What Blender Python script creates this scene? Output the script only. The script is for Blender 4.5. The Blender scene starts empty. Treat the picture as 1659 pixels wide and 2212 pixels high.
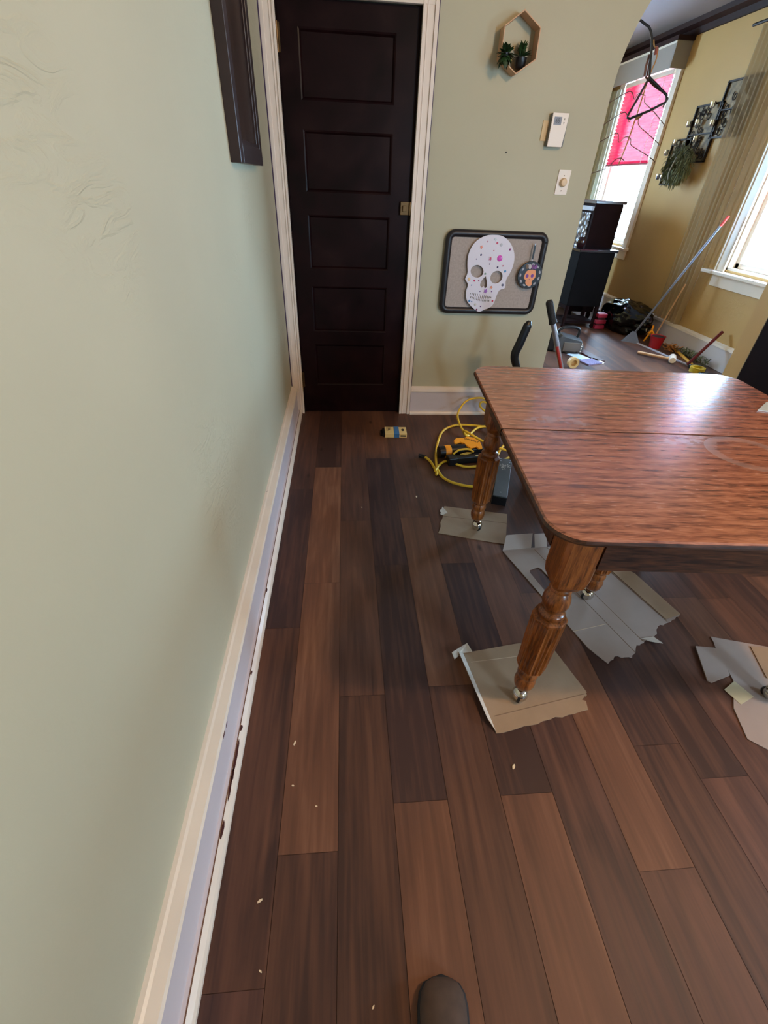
import bpy, bmesh, math, random
from mathutils import Vector, Matrix, Euler
random.seed(7)
S = bpy.context.scene
COL = S.collection
PI = math.pi

# ------------------------------------------------------------------ camera
cam = bpy.data.cameras.new('camera'); co = bpy.data.objects.new('camera', cam); COL.objects.link(co)
right, down, fwd = Vector((.99671,-.07276,.03628)), Vector((-.01452,-.59875,-.80080)), Vector((.07999,.79763,-.59783))
Rm = Matrix((right, -down, -fwd)).transposed()
co.matrix_world = Matrix.Translation((0,0,1.36)) @ Rm.to_4x4()
cam.sensor_fit = 'HORIZONTAL'; cam.sensor_width = 36; cam.lens = 959.55/1659*36
cam.clip_start = .02
S.camera = co
# ------------------------------------------------------------------ light and exposure
S.view_settings.view_transform = 'Standard'; S.view_settings.look = 'None'
S.view_settings.gamma = 1; S.view_settings.exposure = -0.03
W = bpy.data.worlds.new('sky'); S.world = W; W.use_nodes = True
wb = W.node_tree.nodes['Background']; wb.inputs[0].default_value = (.44,.71,1,1); wb.inputs[1].default_value = 66.0
def area(name, loc, rot, sx, sy, power=0, color=(1,1,1), portal=False):
    l = bpy.data.lights.new(name, 'AREA'); l.shape = 'RECTANGLE'; l.size = sx; l.size_y = sy
    l.energy = power; l.color = color
    if portal: l.cycles.is_portal = True
    o = bpy.data.objects.new(name, l); COL.objects.link(o); o.location = loc; o.rotation_euler = rot
    return o
# portals at the window openings, three of them added out of view (the light faces -x, into the rooms)
FACE_L = (0, PI/2, 0)
area('window_portal', (3.70,6.96,1.65), FACE_L, 1.7, 1.08, portal=True)
area('window_portal', (3.70,3.95,1.65), FACE_L, 1.7, 1.1, portal=True)
area('window_portal', (2.35,-2.0,1.55), (PI/2,0,0), .6, 1.1, portal=True)
area('window_portal', (3.40,.0,1.25), FACE_L, .7, .56, portal=True)
area('window_portal', (.65,8.15,1.6), (-PI/2,0,0), .8, 1.6, portal=True)
lamp = bpy.data.lights.new('ceiling_bulb', 'POINT'); lamp.energy = 90; lamp.color = (1,.62,.28); lamp.shadow_soft_size = .07
lo = bpy.data.objects.new('ceiling_bulb', lamp); COL.objects.link(lo); lo.location = (1.7,.35,2.5)

# ------------------------------------------------------------------ material helpers
def nt(name):
    m = bpy.data.materials.new(name); m.use_nodes = True
    t = m.node_tree; return m, t, t.nodes['Principled BSDF']
def node(t, typ, **kw):
    n = t.nodes.new(typ)
    for k, v in kw.items():
        if k in n.inputs.keys(): n.inputs[k].default_value = v
        else: setattr(n, k, v)
    return n
def lin(c):
    return tuple((x/12.92 if x <= .04045 else ((x+.055)/1.055)**2.4) for x in [v/255 for v in c]) + (1,)
MATS = {}
def mat(name, rgb, rough=.5, metal=0, var=.0, scale=20, bump=0, bscale=60, stretch=(1,1,1), trans=0, coat=0, spec=None):
    if name in MATS: return MATS[name]
    m, t, b = nt(name); L = t.links
    b.inputs['Roughness'].default_value = rough; b.inputs['Metallic'].default_value = metal
    if spec is not None: b.inputs['Specular IOR Level'].default_value = spec
    if coat: b.inputs['Coat Weight'].default_value = coat
    if trans: b.inputs['Transmission Weight'].default_value = trans
    tc = node(t, 'ShaderNodeTexCoord'); mp = node(t, 'ShaderNodeMapping', Scale=stretch); L.new(tc.outputs['Object'], mp.inputs[0])
    c = lin(rgb)
    if var:
        n = node(t, 'ShaderNodeTexNoise', Scale=scale, Detail=5.0); L.new(mp.outputs[0], n.inputs['Vector'])
        r = node(t, 'ShaderNodeValToRGB'); L.new(n.outputs[0], r.inputs[0])
        r.color_ramp.elements[0].position = .3; r.color_ramp.elements[1].position = .7
        r.color_ramp.elements[0].color = tuple(max(0, x*(1-var)) for x in c[:3])+(1,)
        r.color_ramp.elements[1].color = tuple(min(1, x*(1+var)) for x in c[:3])+(1,)
        L.new(r.outputs[0], b.inputs['Base Color'])
    else: b.inputs['Base Color'].default_value = c
    if bump:
        n2 = node(t, 'ShaderNodeTexNoise', Scale=bscale, Detail=4.0); L.new(mp.outputs[0], n2.inputs['Vector'])
        bp = node(t, 'ShaderNodeBump', Strength=bump, Distance=.01); L.new(n2.outputs[0], bp.inputs['Height']); L.new(bp.outputs[0], b.inputs['Normal'])
    MATS[name] = m; return m

def mix(t, a, b, fac=None, blend='MIX', f=1.0):
    n = t.nodes.new('ShaderNodeMix'); n.data_type = 'RGBA'; n.blend_type = blend
    n.inputs[0].default_value = f
    for s, i in ((a, 6), (b, 7)):
        if isinstance(s, tuple): n.inputs[i].default_value = s
        else: t.links.new(s, n.inputs[i])
    if fac is not None: t.links.new(fac, n.inputs[0])
    return n.outputs[2]
def math_(t, op, a, b=None, clamp=False):
    n = t.nodes.new('ShaderNodeMath'); n.operation = op; n.use_clamp = clamp
    for s, i in ((a, 0), (b, 1)):
        if s is None: continue
        if isinstance(s, (int, float)): n.inputs[i].default_value = s
        else: t.links.new(s, n.inputs[i])
    return n.outputs[0]
def ramp(t, src, stops):
    r = t.nodes.new('ShaderNodeValToRGB'); t.links.new(src, r.inputs[0])
    e = r.color_ramp.elements
    while len(e) < len(stops): e.new(.5)
    for i, (p, c) in enumerate(stops): e[i].position = p; e[i].color = c if len(c) == 4 else c+(1,)
    return r.outputs[0]

def plaster(name, rgb, trowel=.55):
    m, t, b = nt(name); L = t.links
    tc = node(t, 'ShaderNodeTexCoord')
    n = node(t, 'ShaderNodeTexNoise', Scale=1.7, Detail=3.0); L.new(tc.outputs['Object'], n.inputs[0])
    c = lin(rgb)
    L.new(ramp(t, n.outputs[0], [(.3, tuple(x*.95 for x in c[:3])), (.7, tuple(min(1,x*1.04) for x in c[:3]))]), b.inputs['Base Color'])
    b.inputs['Roughness'].default_value = .55; b.inputs['Specular IOR Level'].default_value = .35
    fine = node(t, 'ShaderNodeTexNoise', Scale=90.0, Detail=3.0); L.new(tc.outputs['Object'], fine.inputs[0])
    mp = node(t, 'ShaderNodeMapping', Scale=(1,.55,1.7), Rotation=(.5,0,0)); L.new(tc.outputs['Object'], mp.inputs[0])
    w = node(t, 'ShaderNodeTexNoise', Scale=14.0, Detail=5.0, Distortion=1.6); L.new(mp.outputs[0], w.inputs[0])
    ridge = ramp(t, w.outputs[0], [(.46,(0,0,0)),(.56,(1,1,1)),(.66,(.1,.1,.1))])
    msk = node(t, 'ShaderNodeTexNoise', Scale=1.5, Detail=2.0); L.new(tc.outputs['Object'], msk.inputs[0])
    mm = ramp(t, msk.outputs[0], [(.54,(0,0,0)),(.68,(1,1,1))])
    h = mix(t, ridge, mm, blend='MULTIPLY')
    sm = math_(t, 'MULTIPLY', fine.outputs[0], .22)
    tot = math_(t, 'ADD', h, sm)
    bp = node(t, 'ShaderNodeBump', Strength=trowel, Distance=.003); L.new(tot, bp.inputs['Height']); L.new(bp.outputs[0], b.inputs['Normal'])
    return m

def floor_material():
    m, t, b = nt('vinyl_plank'); L = t.links
    at = node(t, 'ShaderNodeVertexColor', layer_name='tone')
    sep = node(t, 'ShaderNodeSeparateColor'); L.new(at.outputs[0], sep.inputs[0])   # R tone, G hue, B seed
    tc = node(t, 'ShaderNodeTexCoord')
    sd = node(t, 'ShaderNodeCombineXYZ'); L.new(math_(t,'MULTIPLY',sep.outputs[2],37.0), sd.inputs[2]); L.new(math_(t,'MULTIPLY',sep.outputs[2],11.0), sd.inputs[1])
    add = t.nodes.new('ShaderNodeVectorMath'); add.operation='ADD'; L.new(tc.outputs['Object'], add.inputs[0]); L.new(sd.outputs[0], add.inputs[1])
    m1 = node(t,'ShaderNodeMapping', Scale=(1,.05,1)); L.new(add.outputs[0], m1.inputs[0])
    g1 = node(t,'ShaderNodeTexNoise', Scale=60.0, Detail=6.0, Distortion=.3); L.new(m1.outputs[0], g1.inputs[0])
    m2 = node(t,'ShaderNodeMapping', Scale=(1,.16,1)); L.new(add.outputs[0], m2.inputs[0])
    g2 = node(t,'ShaderNodeTexNoise', Scale=11.0, Detail=4.0, Distortion=1.0); L.new(m2.outputs[0], g2.inputs[0])
    g3 = node(t,'ShaderNodeTexNoise', Scale=2.2, Detail=2.0); L.new(m2.outputs[0], g3.inputs[0])
    tone = math_(t,'ADD', sep.outputs[0], math_(t,'MULTIPLY', math_(t,'SUBTRACT', g1.outputs[0], .5), .50))
    tone = math_(t,'ADD', tone, math_(t,'MULTIPLY', math_(t,'SUBTRACT', g2.outputs[0], .5), .5))
    tone = math_(t,'ADD', tone, math_(t,'MULTIPLY', math_(t,'SUBTRACT', g3.outputs[0], .5), .25), clamp=True)
    warm = ramp(t, tone, [(0, lin((66,44,36))), (.35, lin((112,74,54))), (.7, lin((154,110,82))), (1, lin((186,142,108)))])
    red = ramp(t, tone, [(0, lin((64,44,42))), (.35, lin((108,72,60))), (.7, lin((148,104,86))), (1, lin((178,134,110)))])
    colr = mix(t, warm, red, fac=sep.outputs[1])
    # knots
    v = node(t,'ShaderNodeTexVoronoi', Scale=2.6); mk = node(t,'ShaderNodeMapping', Scale=(1.6,.7,1)); L.new(add.outputs[0], mk.inputs[0]); L.new(mk.outputs[0], v.inputs[0])
    kn = ramp(t, v.outputs['Distance'], [(.02,(1,1,1)),(.055,(0,0,0))])
    colr = mix(t, colr, lin((34,20,14)), fac=math_(t,'MULTIPLY',kn,.75))
    L.new(colr, b.inputs['Base Color'])
    L.new(math_(t,'ADD', math_(t,'MULTIPLY', g1.outputs[0], .2), .40), b.inputs['Roughness'])
    b.inputs['Specular IOR Level'].default_value = .32
    bp = node(t,'ShaderNodeBump', Strength=.12, Distance=.002); L.new(g1.outputs[0], bp.inputs['Height']); L.new(bp.outputs[0], b.inputs['Normal'])
    return m

def oak_material(name, dark, mid, light, rough=.3, marks=False, axis=0, coat=.0):
    m, t, b = nt(name); L = t.links
    tc = node(t,'ShaderNodeTexCoord')
    st = [1,1,1]; st[axis] = .10
    m1 = node(t,'ShaderNodeMapping', Scale=tuple(st)); L.new(tc.outputs['Object'], m1.inputs[0])
    g1 = node(t,'ShaderNodeTexNoise', Scale=230.0, Detail=4.0, Distortion=.5); L.new(m1.outputs[0], g1.inputs[0])
    st[axis] = .22
    m2 = node(t,'ShaderNodeMapping', Scale=tuple(st)); L.new(tc.outputs['Object'], m2.inputs[0])
    g2 = node(t,'ShaderNodeTexNoise', Scale=24.0, Detail=6.0, Distortion=2.0); L.new(m2.outputs[0], g2.inputs[0])
    w = node(t,'ShaderNodeTexWave', Scale=9.0, Distortion=12.0, Detail=4.0, wave_type='BANDS', bands_direction='Y' if axis == 0 else 'X'); w.inputs['Detail Scale'].default_value = .8
    L.new(m2.outputs[0], w.inputs[0])
    tone = math_(t,'ADD', math_(t,'MULTIPLY',g1.outputs[0],.62), math_(t,'MULTIPLY',g2.outputs[0],.42))
    tone = math_(t,'ADD', tone, math_(t,'MULTIPLY', w.outputs[0], .13))
    colr = ramp(t, tone, [(.43, lin(dark)), (.55, lin(mid)), (.70, lin(light))])
    rg = math_(t,'ADD', math_(t,'MULTIPLY', g1.outputs[0], .14), rough-.06)
    if marks:
        sx = node(t,'ShaderNodeSeparateXYZ'); L.new(tc.outputs['Object'], sx.inputs[0])
        nn = node(t,'ShaderNodeTexNoise', Scale=28.0, Detail=4.0); L.new(tc.outputs['Object'], nn.inputs[0])
        def ell(cx, cy, a, bb, rot):
            dx = math_(t,'SUBTRACT', sx.outputs[0], cx); dy = math_(t,'SUBTRACT', sx.outputs[1], cy)
            c_, s_ = math.cos(rot), math.sin(rot)
            u = math_(t,'ADD', math_(t,'MULTIPLY',dx,c_/a), math_(t,'MULTIPLY',dy,s_/a))
            v = math_(t,'ADD', math_(t,'MULTIPLY',dx,-s_/bb), math_(t,'MULTIPLY',dy,c_/bb))
            return math_(t,'SQRT', math_(t,'ADD', math_(t,'MULTIPLY',u,u), math_(t,'MULTIPLY',v,v)))
        ring = ramp(t, ell(.155,-.135,.115,.105,-.4), [(.66,(0,0,0)),(.86,(1,1,1)),(1.0,(.9,.9,.9)),(1.08,(0,0,0))])
        e1 = ramp(t, ell(-.40,.055,.085,.032,0.1), [(.3,(1,1,1)),(1.0,(0,0,0))])
        e2 = ramp(t, ell(-.29,.03,.05,.04,-.5), [(.3,(1,1,1)),(1.0,(0,0,0))])
        e3 = ramp(t, ell(.02,-.07,.16,.03,.1), [(.3,(.5,.5,.5)),(1.0,(0,0,0))])
        k = ramp(t, nn.outputs[0], [(.4,(0,0,0)),(.62,(1,1,1))])
        blot = mix(t, mix(t, mix(t, e1, e2, blend='LIGHTEN'), e3, blend='LIGHTEN'), k, blend='MULTIPLY')
        allm = mix(t, mix(t, ring, (.6,.6,.6,1), blend='MULTIPLY'), blot, blend='LIGHTEN')
        colr = mix(t, colr, lin((158,140,134)), fac=math_(t,'MULTIPLY', allm, .62))
        rg = math_(t,'ADD', rg, math_(t,'MULTIPLY', allm, .12))
    L.new(colr, b.inputs['Base Color']); L.new(rg, b.inputs['Roughness'])
    if coat: b.inputs['Coat Weight'].default_value = coat; b.inputs['Coat Roughness'].default_value = .12
    bp = node(t,'ShaderNodeBump', Strength=.08, Distance=.002); L.new(g1.outputs[0], bp.inputs['Height']); L.new(bp.outputs[0], b.inputs['Normal'])
    return m

def chipped_paint(name, rgb, thr=.70):
    m, t, b = nt(name); L = t.links
    tc = node(t,'ShaderNodeTexCoord')
    n = node(t,'ShaderNodeTexNoise', Scale=16.0, Detail=5.0, Roughness=.65); L.new(tc.outputs['Object'], n.inputs[0])
    k = ramp(t, n.outputs[0], [(thr,(0,0,0)),(thr+.012,(1,1,1))])
    n2 = node(t,'ShaderNodeTexNoise', Scale=6.0, Detail=4.0); L.new(tc.outputs['Object'], n2.inputs[0])
    base = ramp(t, n2.outputs[0], [(.3, lin(tuple(x*.95 for x in rgb))), (.7, lin(rgb))])
    L.new(mix(t, base, lin((74,34,26)), fac=k), b.inputs['Base Color'])
    b.inputs['Roughness'].default_value = .32
    return m

def door_wood():
    m, t, b = nt('dark_stained_wood'); L = t.links
    tc = node(t,'ShaderNodeTexCoord')
    n = node(t,'ShaderNodeTexNoise', Scale=5.0, Detail=6.0, Distortion=.5); L.new(tc.outputs['Object'], n.inputs[0])
    L.new(ramp(t, n.outputs[0], [(.3, lin((14,7,8))), (.55, lin((28,10,12))), (.8, lin((40,22,20)))]), b.inputs['Base Color'])
    L.new(math_(t,'ADD', math_(t,'MULTIPLY', n.outputs[0], .3), .20), b.inputs['Roughness'])
    b.inputs['Specular IOR Level'].default_value = .14
    return m

def sheer(name, rgb, alpha, tl=1.0):
    m, t, b = nt(name); L = t.links
    b.inputs['Base Color'].default_value = lin(rgb); b.inputs['Roughness'].default_value = .9
    b.inputs['Specular IOR Level'].default_value = .1
    tr = node(t,'ShaderNodeBsdfTranslucent'); tr.inputs[0].default_value = tuple(x*tl for x in lin(rgb)[:3])+(1,)
    tp = node(t,'ShaderNodeBsdfTransparent')
    a = t.nodes.new('ShaderNodeMixShader'); a.inputs[0].default_value = .5
    L.new(b.outputs[0], a.inputs[1]); L.new(tr.outputs[0], a.inputs[2])
    c = t.nodes.new('ShaderNodeMixShader'); c.inputs[0].default_value = alpha
    L.new(tp.outputs[0], c.inputs[1]); L.new(a.outputs[0], c.inputs[2])
    L.new(c.outputs[0], t.nodes['Material Output'].inputs[0])
    return m
def pane_glass():
    m, t, b = nt('window_glass'); L = t.links
    g = node(t,'ShaderNodeBsdfGlossy'); g.inputs['Roughness'].default_value = .02
    tp = node(t,'ShaderNodeBsdfTransparent');     c = t.nodes.new('ShaderNodeMixShader'); c.inputs[0].default_value = .06; L.new(tp.outputs[0], c.inputs[1]); L.new(g.outputs[0], c.inputs[2])
    L.new(c.outputs[0], t.nodes['Material Output'].inputs[0])
    return m

M_GREEN = plaster('sage_plaster', (186,181,154), .5)
M_GREEN2 = plaster('smooth_sage_plaster', (186,181,154), .06)
M_TAN = plaster('tan_plaster', (196,158,98), .5)
M_CEIL = mat('ceiling_paint', (150,140,144), .8)
M_FLOOR = floor_material()
M_OAK = oak_material('table_oak', (100,60,46), (146,92,70), (178,120,92), .24, True, 0, .6)
M_OAKE = oak_material('table_edge_oak', (40,22,14), (68,38,22), (96,56,32), .35, False, 0)  # edge and apron brown, lowered to carry the shade below the top
M_LEG = oak_material('leg_oak', (84,40,12), (126,66,22), (160,90,36), .3, False, 2, .2)
M_DOOR = door_wood()
M_TRIM = mat('cream_trim_paint', (236,222,208), .35, var=.03, scale=8, bump=.05, bscale=25)
M_TRIM2 = chipped_paint('chipped_cream_paint', (238,224,206))
M_PURP = mat('purple_edge_paint', (58,34,74), .5)
M_CRACK = mat('caulk_crack', (120,84,60), .8)
M_GLASS = pane_glass()
M_CROWN = mat('dark_crown_wood', (50,30,28), .6, var=.2, scale=6, spec=.15)
M_BLIND = sheer('pink_blind_fabric', (222,44,74), .99, .12)
M_CURT = sheer('sheer_curtain', (190,170,138), .62)
M_KRAFT = mat('kraft_cardboard', (160,132,104), .8, var=.06, scale=14, bump=.05, bscale=120)
M_KRAFT2 = mat('kraft_liner', (162,142,130), .75, var=.05, scale=10)
M_TORN = mat('torn_paper', (206,192,176), .9, var=.1, scale=60)
M_CHROME = mat('chrome', (210,205,195), .12, 1)
M_BRASS = mat('aged_brass', (110,86,56), .4, .8, var=.2)
M_BLK = mat('black_plastic', (16,17,20), .38)
M_RUB = mat('black_rubber', (22,22,24), .7, bump=.4, bscale=160)
M_ORG = mat('orange_plastic', (255,168,30), .4)
M_YEL = mat('yellow_cord', (238,194,50), .4)
M_STEEL = mat('grey_painted_metal', (70,74,74), .5, var=.1)
M_ALU = mat('brushed_aluminium', (196,202,214), .28, .9)
M_WHT = mat('white_plastic', (240,228,214), .4)
M_FELT = mat('grey_felt', (176,164,156), .95, var=.10, scale=90, bump=.3, bscale=200)
M_PAPER = mat('white_board_paper', (226,222,234), .5)
M_BAG = mat('black_polythene', (4,4,5), .14, bump=.8, bscale=14)
M_RED = mat('red_plastic', (170,22,36), .45)
M_WOODL = mat('pale_wood', (206,164,128), .55, var=.08, scale=30, stretch=(1,1,.1))
M_LEAF = mat('dark_leaf', (38,66,30), .5, var=.3, scale=30)
M_LEAF2 = mat('sage_leaf', (112,116,80), .7, var=.3, scale=30)
M_DKMET = mat('dark_iron', (44,36,34), .5, .5, var=.2)

# ------------------------------------------------------------------ mesh helpers
def new_bm(): return bmesh.new()
def obj(name, bm, m, parent=None, smooth=False, bevel=0, loc=None, rot=None, seg=2):
    me = bpy.data.meshes.new(name); bmesh.ops.recalc_face_normals(bm, faces=bm.faces); bm.to_mesh(me); bm.free()
    for x in (m if isinstance(m, (list, tuple)) else [m]): me.materials.append(x)
    o = bpy.data.objects.new(name, me); COL.objects.link(o)
    if smooth:
        for p in me.polygons: p.use_smooth = True
        if smooth != 'all':
            try: me.set_sharp_from_angle(angle=math.radians(40))
            except Exception: pass
    if bevel:
        b = o.modifiers.new('bevel','BEVEL'); b.width = bevel; b.segments = seg; b.limit_method = 'ANGLE'; b.angle_limit = .6
    if parent: o.parent = parent
    if loc: o.location = loc
    if rot: o.rotation_euler = rot
    return o
def tag(o, label, cat, group=None, kind=None):
    if label: o['label'] = label
    if cat: o['category'] = cat
    if group: o['group'] = group
    if kind: o['kind'] = kind
    return o
def thing(name, label, cat, loc=(0,0,0), rz=0, group=None, rot=None):
    o = bpy.data.objects.new(name, None); o.empty_display_size = .05; COL.objects.link(o)
    o.location = loc; o.rotation_euler = rot if rot else (0,0,rz); return tag(o, label, cat, group)
def box(bm, x0,x1,y0,y1,z0,z1, M=None, mi=0):
    vs = [bm.verts.new(v) for v in [(x0,y0,z0),(x1,y0,z0),(x1,y1,z0),(x0,y1,z0),(x0,y0,z1),(x1,y0,z1),(x1,y1,z1),(x0,y1,z1)]]
    if M is not None:
        for v in vs: v.co = M @ v.co
    for f in [(0,3,2,1),(4,5,6,7),(0,1,5,4),(1,2,6,5),(2,3,7,6),(3,0,4,7)]:
        fc = bm.faces.new([vs[i] for i in f]); fc.material_index = mi
    return vs
def prism(bm, poly, z0, z1, M=None, mi=0):
    """poly in xy, extruded z0..z1; M maps to place"""
    a = [bm.verts.new((x,y,z0)) for x,y in poly]; b = [bm.verts.new((x,y,z1)) for x,y in poly]
    n = len(poly)
    if M is not None:
        for v in a+b: v.co = M @ v.co
    fs = [bm.faces.new(a[::-1]), bm.faces.new(b)]
    for i in range(n): fs.append(bm.faces.new([a[i],a[(i+1)%n],b[(i+1)%n],b[i]]))
    for f in fs: f.material_index = mi
XZ = Matrix(((1,0,0,0),(0,0,-1,0),(0,1,0,0),(0,0,0,1)))     # (x,y,z)->(x,-z,y): poly drawn in xz, extruded towards -y
def wallm(y): return Matrix.Translation((0,y,0)) @ XZ
def catmull(pts, k=6):
    P = [Vector(p) for p in pts]; out = []
    for i in range(len(P)-1):
        p0 = P[max(i-1,0)]; p1 = P[i]; p2 = P[i+1]; p3 = P[min(i+2,len(P)-1)]
        for j in range(k):
            s = j/k
            out.append(.5*((2*p1)+(p2-p0)*s+(2*p0-5*p1+4*p2-p3)*s*s+(3*p1-p0-3*p2+p3)*s**3))
    out.append(P[-1]); return out
def tube(bm, pts, r, n=8, caps=True, flat=1.0):
    P = [Vector(p) for p in pts]; R = r if isinstance(r,(list,tuple)) else [r]*len(P)
    up = None; rings = []
    for i, p in enumerate(P):
        d = (P[min(i+1,len(P)-1)] - P[max(i-1,0)]).normalized()
        if up is None:
            up = Vector((0,0,1)) if abs(d.z) < .9 else Vector((0,1,0))
        a = d.cross(up).normalized(); b = a.cross(d).normalized(); up = b
        rings.append([bm.verts.new(p + R[i]*(math.cos(2*PI*k/n)*a + flat*math.sin(2*PI*k/n)*b)) for k in range(n)])
    for i in range(len(rings)-1):
        for k in range(n): bm.faces.new([rings[i][k], rings[i][(k+1)%n], rings[i+1][(k+1)%n], rings[i+1][k]])
    if caps: bm.faces.new(rings[0][::-1]); bm.faces.new(rings[-1])
def lathe(bm, prof, n=24, M=None, rfun=None):
    rings = []
    for r, z in prof:
        rg = []
        for k in range(n):
            th = 2*PI*k/n; rr = rfun(r, th, z) if rfun else r
            v = Vector((rr*math.cos(th), rr*math.sin(th), z)); rg.append(bm.verts.new(M @ v if M is not None else v))
        rings.append(rg)
    for i in range(len(rings)-1):
        for k in range(n): bm.faces.new([rings[i][k], rings[i][(k+1)%n], rings[i+1][(k+1)%n], rings[i+1][k]])
    bm.faces.new(rings[0][::-1]); bm.faces.new(rings[-1])
def rrect(x0,x1,y0,y1,r,n=8):
    out = []
    for cx,cy,a in ((x1-r,y1-r,0),(x0+r,y1-r,PI/2),(x0+r,y0+r,PI),(x1-r,y0+r,1.5*PI)):
        for k in range(n+1):
            t_ = a+PI/2*k/n; out.append((cx+r*math.cos(t_), cy+r*math.sin(t_)))
    return out
def ellipse(cx,cy,a,b,n=24,rot=0):
    return [(cx+a*math.cos(2*PI*k/n)*math.cos(rot)-b*math.sin(2*PI*k/n)*math.sin(rot), cy+a*math.cos(2*PI*k/n)*math.sin(rot)+b*math.sin(2*PI*k/n)*math.cos(rot)) for k in range(n)]
def sheet(name, loops, thick, m, M, parent=None, smooth=False):
    """flat sheet with holes: loops[0] outer, rest holes, through a filled 2D curve"""
    cu = bpy.data.curves.new(name, 'CURVE'); cu.dimensions = '2D'; cu.fill_mode = 'BOTH'; cu.extrude = thick/2
    for lp in loops:
        s = cu.splines.new('POLY'); s.points.add(len(lp)-1); s.use_cyclic_u = True
        for i,(x,y) in enumerate(lp): s.points[i].co = (x,y,0,1)
    tmp = bpy.data.objects.new('tmp', cu); COL.objects.link(tmp)
    bpy.context.view_layer.update()
    me = bpy.data.meshes.new_from_object(tmp.evaluated_get(bpy.context.evaluated_depsgraph_get()))
    bpy.data.objects.remove(tmp); bpy.data.curves.remove(cu)
    me.transform(M); me.name = name; me.materials.clear(); me.materials.append(m)
    o = bpy.data.objects.new(name, me); COL.objects.link(o)
    if parent: o.parent = parent
    return o
def text(name, s, size, m, M, parent, ext=.0004):
    cu = bpy.data.curves.new(name,'FONT'); cu.body = s; cu.size = size; cu.extrude = ext; cu.align_x = 'CENTER'; cu.align_y = 'CENTER'
    tmp = bpy.data.objects.new('tmp', cu); COL.objects.link(tmp); bpy.context.view_layer.update()
    me = bpy.data.meshes.new_from_object(tmp.evaluated_get(bpy.context.evaluated_depsgraph_get()))
    bpy.data.objects.remove(tmp); bpy.data.curves.remove(cu)
    me.transform(M); me.materials.clear(); me.materials.append(m)
    o = bpy.data.objects.new(name, me); COL.objects.link(o); o.parent = parent; return o
def struct(name, bm, m, parent=None, label=None, **k):
    o = obj(name, bm, m, parent, **k)
    if not parent: o['kind'] = 'structure'
    if label: o['label'] = label
    return o

# ------------------------------------------------------------------ the rooms
YB, YT = 3.031, 3.171          # faces of the wall with the door and the arch
XL, XD, XW = -.375, 3.30, 3.60 # left wall, dining right wall, living-room window wall
YN, YF, ZC = -1.9, 8.05, 2.76

def make_floor():
    bm = new_bm(); cl = bm.loops.layers.color.new('tone')
    w = .1497; x0 = -.0385
    phase = {-2:.162, -1:.39, 0:.809, 1:.489, 2:.83, 3:.49, 4:.72, 5:.30, 6:.60, 7:.499}
    spec = {(-2,2.03):(.40,.8),(-2,1.097):(.20,.9),(-2,.162):(.44,.6),(-2,-.773):(.42,.9),
            (-1,2.26):(.16,.6),(-1,1.325):(.66,.4),(-1,.39):(.62,.4),(-1,-.545):(.34,.5),
            (0,2.679):(.46,.5),(0,1.744):(.50,.7),(0,.809):(.50,.5),(0,-.126):(.24,.2),
            (1,2.359):(.56,.4),(1,1.424):(.24,.9),(1,.489):(.28,.7),(1,-.446):(.60,.3),
            (2,2.7):(.45,.8),(2,1.765):(.46,.7),(2,.83):(.62,.2),(2,-.105):(.42,.5),
            (3,2.36):(.42,.7),(3,1.425):(.44,.5),(3,.49):(.10,.7),(3,-.445):(.60,.5),
            (4,1.655):(.5,.5),(4,.72):(.60,.5),(4,-.215):(.40,.8),(5,1.235):(.35,.6),(5,.30):(.55,.3),(5,-.635):(.5,.7),
            (6,.60):(.12,.6),(6,-.335):(.30,.5),(7,.499):(.14,.5),(7,-.436):(.55,.8)}
    rnd = random.Random(3)
    for i in range(-3, 27):
        a = x0+w*i; ph = phase.get(i, rnd.random()*.935)
        k0 = int((YN-ph)//.935)-1
        for k in range(k0, k0+13):
            ya, yb = ph+.935*k, ph+.935*(k+1)
            ya2, yb2 = max(ya,YN-.1), min(yb,YF+.1)
            if yb2 <= ya2: continue
            tone = hue = None
            for (ri,yy),v in spec.items():
                if ri == i and abs(yy-ya) < .06: tone, hue = v
            if tone is None: tone, hue = rnd.uniform(.18,.58), rnd.uniform(.2,.9)
            g = .0006
            vs = [bm.verts.new(p) for p in [(a+g,ya2+g,0),(a+w-g,ya2+g,0),(a+w-g,yb2-g,0),(a+g,yb2-g,0)]]
            f = bm.faces.new(vs); sd = rnd.random()
            for l in f.loops: l[cl] = (tone,hue,sd,1)
    # subfloor under the seams
    vs = [bm.verts.new(p) for p in [(-.6,YN-.1,-.002),(3.95,YN-.1,-.002),(3.95,YF+.1,-.002),(-.6,YF+.1,-.002)]]
    f = bm.faces.new(vs)
    for l in f.loops: l[cl] = (.1,.5,0,1)
    me = bpy.data.meshes.new('floor'); bm.to_mesh(me); bm.free(); me.materials.append(M_FLOOR)
    o = bpy.data.objects.new('floor', me); COL.objects.link(o); o['kind'] = 'structure'
make_floor()

# left wall (dining side), subdivided with a very slight wave as in old plaster
bm = new_bm(); box(bm, XL-.12, XL, YN, YB+.14, 0, ZC); struct('wall_left', bm, M_GREEN)
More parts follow.
